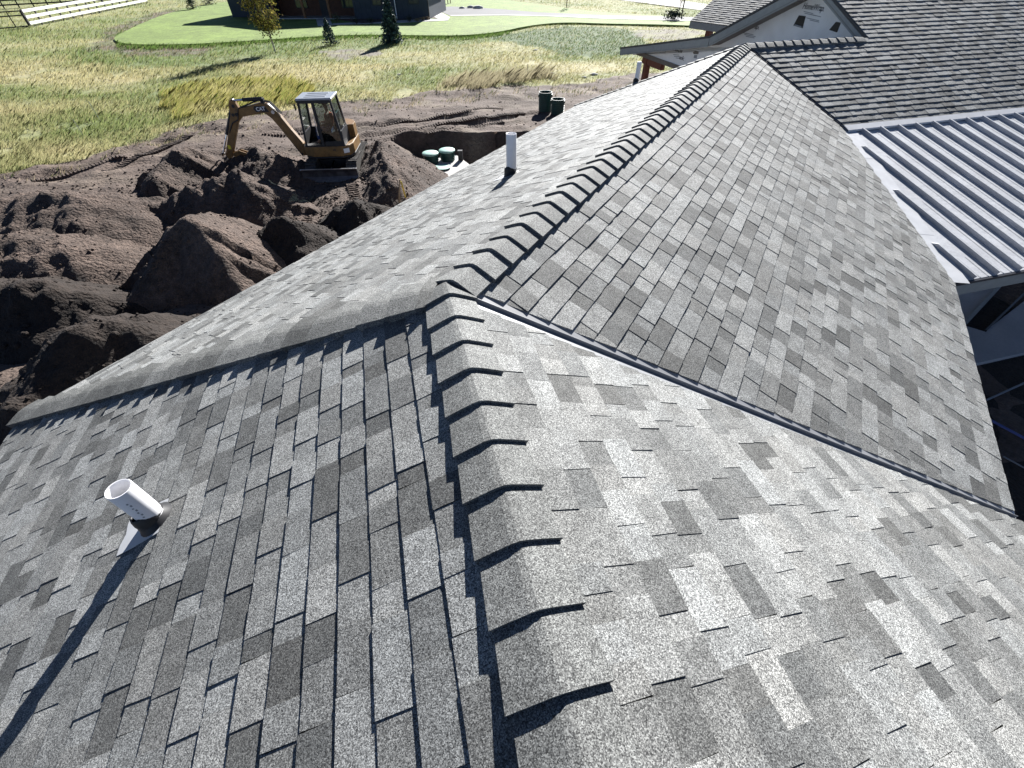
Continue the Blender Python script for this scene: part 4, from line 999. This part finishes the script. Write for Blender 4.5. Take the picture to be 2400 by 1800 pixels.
Ed = [(0, 1), (1, 2), (2, 3), (3, 4), (4, 5), (5, 6), (2, 7), (7, 8), (8, 9), (9, 10), (2, 11), (11, 12), (12, 13), (13, 14), (0, 15), (15, 16), (16, 17), (17, 18), (0, 19), (19, 20), (20, 21), (21, 22)]
skin_body('body', J, Ed, MT['skin'], per)
skin_body('vest', [(0, 0, .14, (.145, .175)), (-.04, 0, .34, (.125, .155)), (-.06, 0, .53, (.132, .185)), (-.05, 0, .585, (.08, .09))], [(0, 1), (1, 2), (2, 3)], MT['vest'], per)
skin_body('trousers', [(-.02, 0, .08, (.14, .17)), (.03, .1, .09, .098), (.42, .13, .10, .08), (.45, .13, -.24, .062), (.03, -.1, .09, .098), (.42, -.13, .10, .08), (.45, -.13, -.24, .062)], [(0, 1), (1, 2), (2, 3), (0, 4), (4, 5), (5, 6)], MT['jeans'], per)
MB().lathe(A(-.03, 0, .84), [(.105, -.02), (.108, .04), (.085, .10), (.04, .125), (.001, .13)], 18).build('cap', MT['cap'], per, smooth=True)
MB().prism([A(.06, -.075, .835), A(.16, -.05, .825), A(.18, 0, .825), A(.16, .05, .825), A(.06, .075, .835)], UP*.012).build('cap_peak', MT['cap'], per)
fe = MB(); fe.box((.075, .032, .775), (.012, .026, .012)); fe.build('eye', MT['white'], per); fe = MB(); fe.box((.075, -.032, .775), (.012, .026, .012)); fe.build('eye', MT['white'], per)
for s in (-1, 1):                                   # fingers round the levers
    for k, ln in enumerate((.052, .06, .056, .045)):
        b0 = A(.355, s*.25+s*.02*(1.5-k)*.0+(-.024+.016*k), .235)
        f = MB(); f.tube(b0, b0+A(.028, 0, -.008), .0085, n=7); f.tube(b0+A(.028, 0, -.008), b0+A(.03, 0, -.008-ln*.7), .0085, .007, n=7); f.build('finger', MT['skin'], per)
    f = MB(); f.tube(A(.33, s*.25-s*.03, .235), A(.365, s*.25-s*.05, .22), .01, .008, n=7); f.build('thumb', MT['skin'], per)

# ================================================================== NEIGHBOUR'S HOUSE
GZL = .16
hr = px(1010, 44, GZL); hl = px(590, 44, GZL)
hx = unit((hr-hl)*A(1, 1, 0)); hy = A(-hx[1], hx[0], 0)
HW = np.linalg.norm((hr-hl)[:2])
nb = thing('dark_house', tuple(hl), 'dark slate blue house with cedar porch posts beyond the lawn', 'house')
def hp(u, v, z): return hl+hx*u+hy*v+UP*(z-hl[2]+0)
def hbox(u0, u1, v0, v1, z0, z1, name, m_, par=nb):
    return MB().box(hp((u0+u1)/2, (v0+v1)/2, (z0+z1)/2), (u1-u0, v1-v0, z1-z0), (hx, hy, UP)).build(name, MT[m_], par)
def pu(x): return (px(x, 44, GZL)-hl) @ hx
upor0, upor1 = pu(640), pu(838)
wl_ = hbox(-.3, upor0, 0, 9, 0, 3.2, 'wall', 'siding'); wr_ = hbox(upor1, HW, -.6, 9, 0, 3.2, 'wall', 'siding'); wb2 = hbox(upor0, upor1, 2.4, 9, 0, 3.2, 'wall', 'doorwood')
for wall_, u0, u1, v in ((wl_, -.3, upor0, -.02), (wr_, upor1, HW, -.62)):
    u = u0+.2
    while u < u1: hbox(u, u+.05, v, v+.04, 0, 3.2, 'batten', 'siding', wall_); u += .6
hbox(-3.2, -.3, 1.6, 9, 0, 3.0, 'wall', 'siding')
hbox(upor0, upor1, -.3, 2.4, 0, .22, 'porch_floor', 'concrete')
for x in (648, 660, 718, 778, 838):
    u = pu(x)
    if x != 660: hbox(u-.12, u+.12, -.25, -.01, .1, 3.0, 'porch_post', 'trimwood')
dd = pu(748); door = hbox(dd-.55, dd+.55, 2.34, 2.42, .22, 2.4, 'door', 'frame'); MB().tube(hp(dd+.42, 2.30, 1.2), hp(dd+.42, 2.30, 1.4), .02, n=6).build('handle', MT['worn'], door)
for u0, u1, v, z0, z1 in ((pu(884), pu(905), -.63, 1.35, 2.9), (pu(966), pu(990), -.63, 1.45, 2.9), (pu(680), pu(708), 2.37, .9, 2.4), (pu(790), pu(825), 2.37, .9, 2.4)):
    w_ = hbox(u0, u1, v-.05, v+.03, z0, z1, 'window', 'frame'); mid = (u0+u1)/2
    hbox(u0+.07, mid-.03, v-.065, v-.052, z0+.07, z1-.07, 'pane', 'pane', w_); hbox(mid+.03, u1-.07, v-.065, v-.052, z0+.07, z1-.07, 'pane', 'pane', w_)
ud = pu(935); MB().tube(hp(ud, -.72, .1), hp(ud, -.72, 3.0), .045, n=8).build('downspout', MT['pvc'], nb)
hbox(HW-.05, HW+.04, -.66, -.5, 0, 3.2, 'corner_board', 'frame'); hbox(HW-.5, HW-.38, -.72, -.62, 2.0, 2.25, 'wall_lamp', 'white')
rg = MB().prism([hp(-3.6, -1.0, 3.0), hp(-3.6, 4.2, 5.0), hp(-3.6, 9.6, 3.0)], hx*(HW+4.2)); rg.build('roof', MT['deck'], nb)
rg2 = MB().prism([hp(upor0-1.2, -1.6, 3.05), hp((upor0+upor1)/2, -1.6, 4.7), hp(upor1+1, -1.6, 3.05)], hy*5); rg2.build('porch_gable', MT['deck'], nb)

# ================================================================== TREES, SHRUBS
def leaves(name, P, size, cols, m_, parent, flat=.0):
    n = len(P); a = RNG.normal(size=(n, 3)); a /= np.linalg.norm(a, axis=1)[:, None]; b = np.cross(a, RNG.normal(size=(n, 3))); b /= np.linalg.norm(b, axis=1)[:, None]
    s = np.asarray(size).reshape(-1, 1)*np.ones((n, 1)); V = np.stack([P-a*s*.5, P+b*s*.32, P+a*s*.6, P-b*s*.32], 1).reshape(-1, 3)-FRAME[parent]
    o = grid_mesh(name, V, np.arange(4*n).reshape(-1, 4), np.repeat(cols, 4, 0), m_, smooth=False); o.parent = parent; FRAME[o] = FRAME[parent]; return o
def tree_birch(base, H_, cw, z0, label, cols3, name='birch_tree', n=4200, lean=A(0, 0, 0), bark='bark'):
    t = thing(name, tuple(base), label, 'tree'); b = A(*base)
    tr = MB(); pts = [b+lean*(k/6)**1.5+UP*H_*.93*k/6+A(RNG.normal()*.03, RNG.normal()*.03, 0)*(k > 0) for k in range(7)]
    for k in range(6): tr.tube(pts[k], pts[k+1], .055*H_/5*(1-k/7), .055*H_/5*(1-(k+1)/7), n=8, cap=False)
    tr.build('trunk', MT[bark], t, smooth=True)
    C, lb = [], MB()
    for k in range(46):
        f = RNG.uniform(0, 1); z = z0+(H_-z0)*f; r = cw*math.sin(PI*min(1, .18+f*.80))**.8*RNG.uniform(.3, 1.0); a = RNG.uniform(0, 2*PI)
        c = b+lean*(z/H_)**1.5+A(math.cos(a)*r, math.sin(a)*r, z); C.append(c)
        lb.tube(b+lean*(max(.1, z-.5)/H_)**1.5+UP*max(.3, z-.5), c, .014, .005, n=5, cap=False)
    lb.build('branch', MT['brownbark'], t)
    C = np.array(C); ci = RNG.integers(0, len(C), n); P = C[ci]+RNG.normal(size=(n, 3))*A(.24, .24, .22)*cw/1.1
    cl = np.array(cols3)[RNG.integers(0, len(cols3), n)]*RNG.uniform(.7, 1.25, (n, 1))
    leaves('crown', P, RNG.uniform(.09, .16, n)*H_/5, cl, MT['leaf'], t); return t
tree_birch(px(645.6, 123, 0), 5.6, 1.08, 1.35, 'slim young tree with yellow green leaves and pale trunk before the dark house', [(.16, .15, .035), (.09, .10, .025), (.24, .20, .05), (.07, .055, .03)], lean=A(-.1, .3, 0))
def spruce(base, H_, rw, label, n=2600, tint=(.018, .040, .036), group='young spruces by the lawn'):
    t = thing('spruce_tree', tuple(base), label, 'tree', group); b = A(*base)
    MB().tube(b, b+UP*H_*.96, .05*H_/2, .006, n=8).build('trunk', MT['brownbark'], t)
    P, Cc = [], []
    for k in range(int(n/22)):
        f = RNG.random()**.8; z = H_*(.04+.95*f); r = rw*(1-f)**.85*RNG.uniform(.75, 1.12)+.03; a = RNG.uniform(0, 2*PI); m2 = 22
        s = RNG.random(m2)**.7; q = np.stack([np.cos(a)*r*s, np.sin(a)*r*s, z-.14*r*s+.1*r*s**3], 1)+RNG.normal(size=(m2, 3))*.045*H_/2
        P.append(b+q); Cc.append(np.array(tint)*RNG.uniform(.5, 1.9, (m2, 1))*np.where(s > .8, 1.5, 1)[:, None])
    P = np.concatenate(P); leaves('crown', P, RNG.uniform(.08, .15, len(P))*H_/2, np.concatenate(Cc), MT['needle'], t); return t
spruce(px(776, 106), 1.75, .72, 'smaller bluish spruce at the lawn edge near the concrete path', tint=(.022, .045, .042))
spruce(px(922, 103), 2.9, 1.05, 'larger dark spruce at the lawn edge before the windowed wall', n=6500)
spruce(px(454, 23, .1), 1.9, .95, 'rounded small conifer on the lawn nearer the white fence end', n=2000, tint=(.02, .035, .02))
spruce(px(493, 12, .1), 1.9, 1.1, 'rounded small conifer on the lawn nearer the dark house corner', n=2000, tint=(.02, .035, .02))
def bush(p, r, h, label, tint, n=700, name='shrub', group=None):
    t = thing(name, tuple(p), label, 'shrub', group); b = A(*p)
    st = MB()
    for k in range(7): a = RNG.uniform(0, 2*PI); st.tube(b, b+A(math.cos(a)*r*.6, math.sin(a)*r*.6, h*.7), .02, .006, n=5)
    st.build('stem', MT['brownbark'], t)
    q = RNG.normal(size=(n, 3)); q /= np.linalg.norm(q, axis=1)[:, None]; q *= (RNG.random((n, 1))**.5)*(1+.35*np.sin(q[:, :1]*5+q[:, 1:2]*4)); q = q*A(r, r, h*.5)+A(0, 0, h*.55)
    leaves('foliage', b+q, RNG.uniform(.10, .2, n)*max(r, .5), np.array(tint)*RNG.uniform(.5, 1.7, (n, 1)), MT['needle'], t)
bush(px(1577, 47, .16), 1.0, .8, 'dark low shrub spreading at the driveway edge', (.02, .03, .022))
bush(px(790, 52, .2), .5, .7, 'small shrub in the mulch bed beside the concrete path', (.05, .06, .03), 400)
for k, (x, y) in enumerate(((835, 56), (870, 55), (960, 51))):
    bush(px(x, y, .2), .45, .5, ('dark shrub in the bed at the porch corner', 'dark shrub in the bed under the double window', 'dark shrub in the bed right of the downspout')[k], (.015, .022, .014), 350)
for k, (x, y) in enumerate(((990, 48), (1003, 46), (978, 51))):
    bush(px(x, y, .2), .35, .3, ('low tan plant in the bed nearest the window wall', 'low tan plant at the very corner of the dark house', 'low tan plant at the front edge of the corner bed')[k], (.16, .12, .07), 200, 'bed_plant', 'tan plants in the corner bed')
tree_birch(px(1333, 19, .1), 3.2, .5, 1.2, 'thin sapling with mulch ring beside the driveway lawn', [(.10, .10, .04), (.14, .12, .06)], 'sapling', 500)
tree_birch(px(1592, 24, .1), 3.4, .75, .9, 'sparse dark sapling by the gravel road behind the shingled roof', [(.04, .035, .03), (.06, .05, .04)], 'sapling', 700, bark='brownbark')
for i, (x, y, h, lb) in enumerate(((1050, 10, 1.5, 'left post of the slim post pair on the far lawn'), (1056, 9, 1.5, 'right post of the slim post pair on the far lawn'), (1597, 38, 2.2, 'slim dark post beside the driveway shrub'), (1328, 18, 1.8, 'slim post next to the thin sapling'))):
    p = px(x, y, .1); o = MB().box(p+UP*h/2, (.1, .1, h)).build('post', MT['fence_dark']); tag(o, lb, 'post')
for k, (x, y, r) in enumerate(((1083, 19, .5), (1104, 18, .6), (1121, 19, .8))):
    p = px(x, y, .2); o = grid_mesh('rock', iv*A(r, r*.7, r*.45)*(1+RNG.uniform(-.2, .2, (len(iv), 1)))+p, ifc, None, MT['rock'], False); tag(o, ('smallest pale rock by the driveway', 'middle sized pale rock by the driveway', 'largest pale rock by the driveway')[k], 'rock', 'rocks along the driveway')
for k, (x, y, r) in enumerate(((1255, 118, .28), (1288, 172, .3), (1392, 175, .35), (1370, 182, .25), (936, 175, .2))):
    p = px(x, y); o = grid_mesh('stone', iv*A(r, r*.7, r*.3)*(1+RNG.uniform(-.2, .2, (len(iv), 1)))+p, ifc, None, MT['rock'], False); tag(o, ('pale stone at the edge of the dark green weeds', 'pale stone at the end of the straw grass strip', 'largest pale stone in the field, near the vent pipe by the porch post', 'small pale stone below the largest field stone', 'smallest pale stone in the field grass above the excavator cab')[k], 'stone', 'stones in the field')

# ================================================================== FENCES
def fence(P, Q, npost, h, rails, m_, label, name, rw=.15, pw=.13, pm=None):
    t = thing(name, tuple(P), label, 'fence'); d_ = (Q-P)/(npost-1); s = unit(np.cross(UP, unit(d_)))
    for k in range(npost):
        p = P+d_*k; MB().box(p+UP*h*.5, (pw, pw, h+.1), (unit(d_), s, UP)).build('post', MT[pm or m_], t)
    for k in range(npost-1):
        for z in rails: MB().beam(P+d_*k+UP*z-s*.09*1.0, P+d_*(k+1)+UP*z-s*.09, .04, rw, up=UP).build('rail', MT[m_], t)
fA, fB = px(74, 64), px(346, 7)
fence(fA, fB, 15, 1.45, (.35, .85, 1.35), 'fence_white', 'white three rail fence running along the field past the lawn', 'rail_fence', rw=.24, pm='fence_dark')
g0, g1 = px(-60, 76), px(72, 65)
gt = thing('gate', tuple(g0), 'dark tubular frame gate at the end of the white fence', 'gate')
for z in (.15, 1.05, 1.4): MB().tube(g0+UP*z, g1+UP*z, .05, n=8).build('bar', MT['fence_dark'], gt)
for f in (0, .33, .75, 1.0): MB().tube(g0+(g1-g0)*f+UP*.1, g0+(g1-g0)*f+UP*1.45, .05 if f < 1 else .11, n=8).build('upright', MT['fence_dark'], gt)
d0, d1 = px(-100, 27), px(300, 4)
fence(d0, d1, 13, 1.5, (.4, .9, 1.4), 'fence_dark', 'dark wooden rail fence in the pasture behind the white fence', 'rail_fence', rw=.16, pw=.17)

# ================================================================== GRASS
def blades(name, n, region, label, hfun, cfun, lean=A(.9, .2), keep=None, wk=1.0):
    X = RNG.uniform(region[0], region[2], n); Yp = RNG.uniform(region[1], region[3], n)
    v = (X-1200)[:, None]/F_PX*CR-(Yp-900)[:, None]/F_PX*CU+CF; P = CAMP+v*((0-CAM_H)/v[:, 2])[:, None]
    ok = (v[:, 2] < -.02) & (P[:, 1] < 130)
    if keep is not None: ok &= keep(P)
    P = P[ok]; n = len(P); dist = P[:, 1]
    P[:, 2] = np.where((P[:, 0] > -26) & (P[:, 0] < 8.8) & (P[:, 1] > 2) & (P[:, 1] < 99), gz_at(np.clip(P[:, 0], -60, 43), np.clip(P[:, 1], 2, 99)), 0)-.02
    h = hfun(P)*RNG.uniform(.5, 1.35, n); wd = (.012+.00075*dist)*wk*RNG.uniform(.6, 1.4, n)
    a = RNG.uniform(0, PI, n); s = np.stack([np.cos(a), np.sin(a)*.5, np.zeros(n)], 1)
    ln = np.stack([lean[0]+RNG.normal(size=n)*.3, lean[1]+RNG.normal(size=n)*.3, np.ones(n)], 1)
    mid = P+ln*A(.35, .35, .55)*h[:, None]; tip = P+ln*h[:, None]*A(1, 1, .95)
    V = np.stack([P-s*wd[:, None]*.5, P+s*wd[:, None]*.5, mid+s*wd[:, None]*.35, tip, mid-s*wd[:, None]*.35], 1).reshape(-1, 3)
    c = np.repeat(cfun(P), 5, 0)
    o = grid_mesh(name, V, np.arange(5*n).reshape(-1, 5), c, MT['grass'], smooth=False); o['kind'] = 'stuff'; tag(o, label, 'grass'); return o
def jit(P): return P[:, 0]+(fbm(P[:, 0], P[:, 1], 1.6, 3, 3)-.5)*2.2, P[:, 1]+(fbm(P[:, 0], P[:, 1], 1.6, 3, 9)-.5)*2.6
def field_ok(P):
    jx_, jy_ = jit(P)
    thin = fbm(P[:, 0], P[:, 1], 1.2, 3, 77)
    mud = inpoly(jx_, jy_, MUD1) | inpoly(jx_, jy_, MUD2)
    return ~inpoly(jx_, jy_, DIRT) & ~inpoly(P[:, 0], P[:, 1], LAWN) & (thin > .28) & ~(mud & (RNG.random(len(P)) < .8))
def field_col(P):
    jx_, jy_ = jit(P); c, _ = zone_cols(P[:, 0], P[:, 1], jx_, jy_)
    k = RNG.random(len(P))[:, None]; c = c*RNG.uniform(.7, 1.6, (len(P), 1))
    c = np.where(k < .16, c*.4+A(.42, .36, .2)*.6, c); return np.where((k > .93), A(.07, .085, .035)*RNG.uniform(.6, 1.4, (len(P), 1)), c)
def field_h(P):
    jx_, jy_ = jit(P); y = inpoly(jx_, jy_, YEL); w_ = inpoly(jx_, jy_, WEED)
    return np.where(y, .34, np.where(w_, .16, .07+.22*fbm(P[:, 0], P[:, 1], 4, 3, 91)))*np.where(P[:, 0] < -14, 1.1, .8)
blades('field_grass', 230000, (-60, -4, 1700, 430), 'dry tan and green grass of the rough field', field_h, field_col, keep=field_ok)
# yellow-green tussocks behind the arm and tan straw along the dirt edge
def yel_col(P): return A(.34, .31, .10)*RNG.uniform(.45, 1.35, (len(P), 1))*np.where(RNG.random((len(P), 1)) < .3, A(.5, .7, .5), A(1, 1, 1))
blades('yellow_tussocks', 16000, (350, 180, 730, 290), 'tall yellow green grass tussocks behind the excavator arm', lambda P: .42+0*P[:, 0], yel_col, keep=lambda P: inpoly(*jit(P), YEL) & (fbm(P[:, 0], P[:, 1], .9, 3, 17) > .42) & ~inpoly(*jit(P), DIRT))
blades('straw_grass', 9000, (1000, 150, 1330, 225), 'pale straw grass along the edge of the bare soil', lambda P: .55+0*P[:, 0], lambda P: A(.36, .32, .21)*RNG.uniform(.5, 1.3, (len(P), 1)), keep=lambda P: inpoly(*jit(P), TAN) & (fbm(P[:, 0], P[:, 1], .9, 3, 18) > .45))
blades('trampled_grass', 26000, (0, 170, 1500, 430), 'flattened straw and weeds scattered on the bare soil', lambda P: .16+0*P[:, 0], lambda P: np.where(RNG.random((len(P), 1)) < .6, A(.30, .25, .17), A(.09, .11, .045))*RNG.uniform(.5, 1.3, (len(P), 1)),
       keep=lambda P: inpoly(*jit(P), DIRT) & ~inpoly(P[:, 0], P[:, 1]+1.6-1.6*fbm(P[:, 0], P[:, 1], 2, 3, 8), DIRT-A(0, 2.6)) & (fbm(P[:, 0], P[:, 1], .7, 3, 19) > .5), lean=A(.8, .2))
blades('sprouts', 2500, (-20, 765, 60, 820), 'small green sprout patch at the foot of the dark bank', lambda P: .16+0*P[:, 0], lambda P: A(.10, .17, .06)*RNG.uniform(.6, 1.4, (len(P), 1)), keep=lambda P: inpoly(*jit(P), SPROUT))
blades('lawn_fringe', 30000, (270, 78, 1640, 118), 'longer green grass fringing the mown lawn', lambda P: .28+0*P[:, 0], lambda P: A(.10, .16, .04)*RNG.uniform(.5, 1.5, (len(P), 1)), keep=lambda P: ~inpoly(P[:, 0], P[:, 1], LAWN) & inpoly(P[:, 0], P[:, 1]+1.6, LAWN))
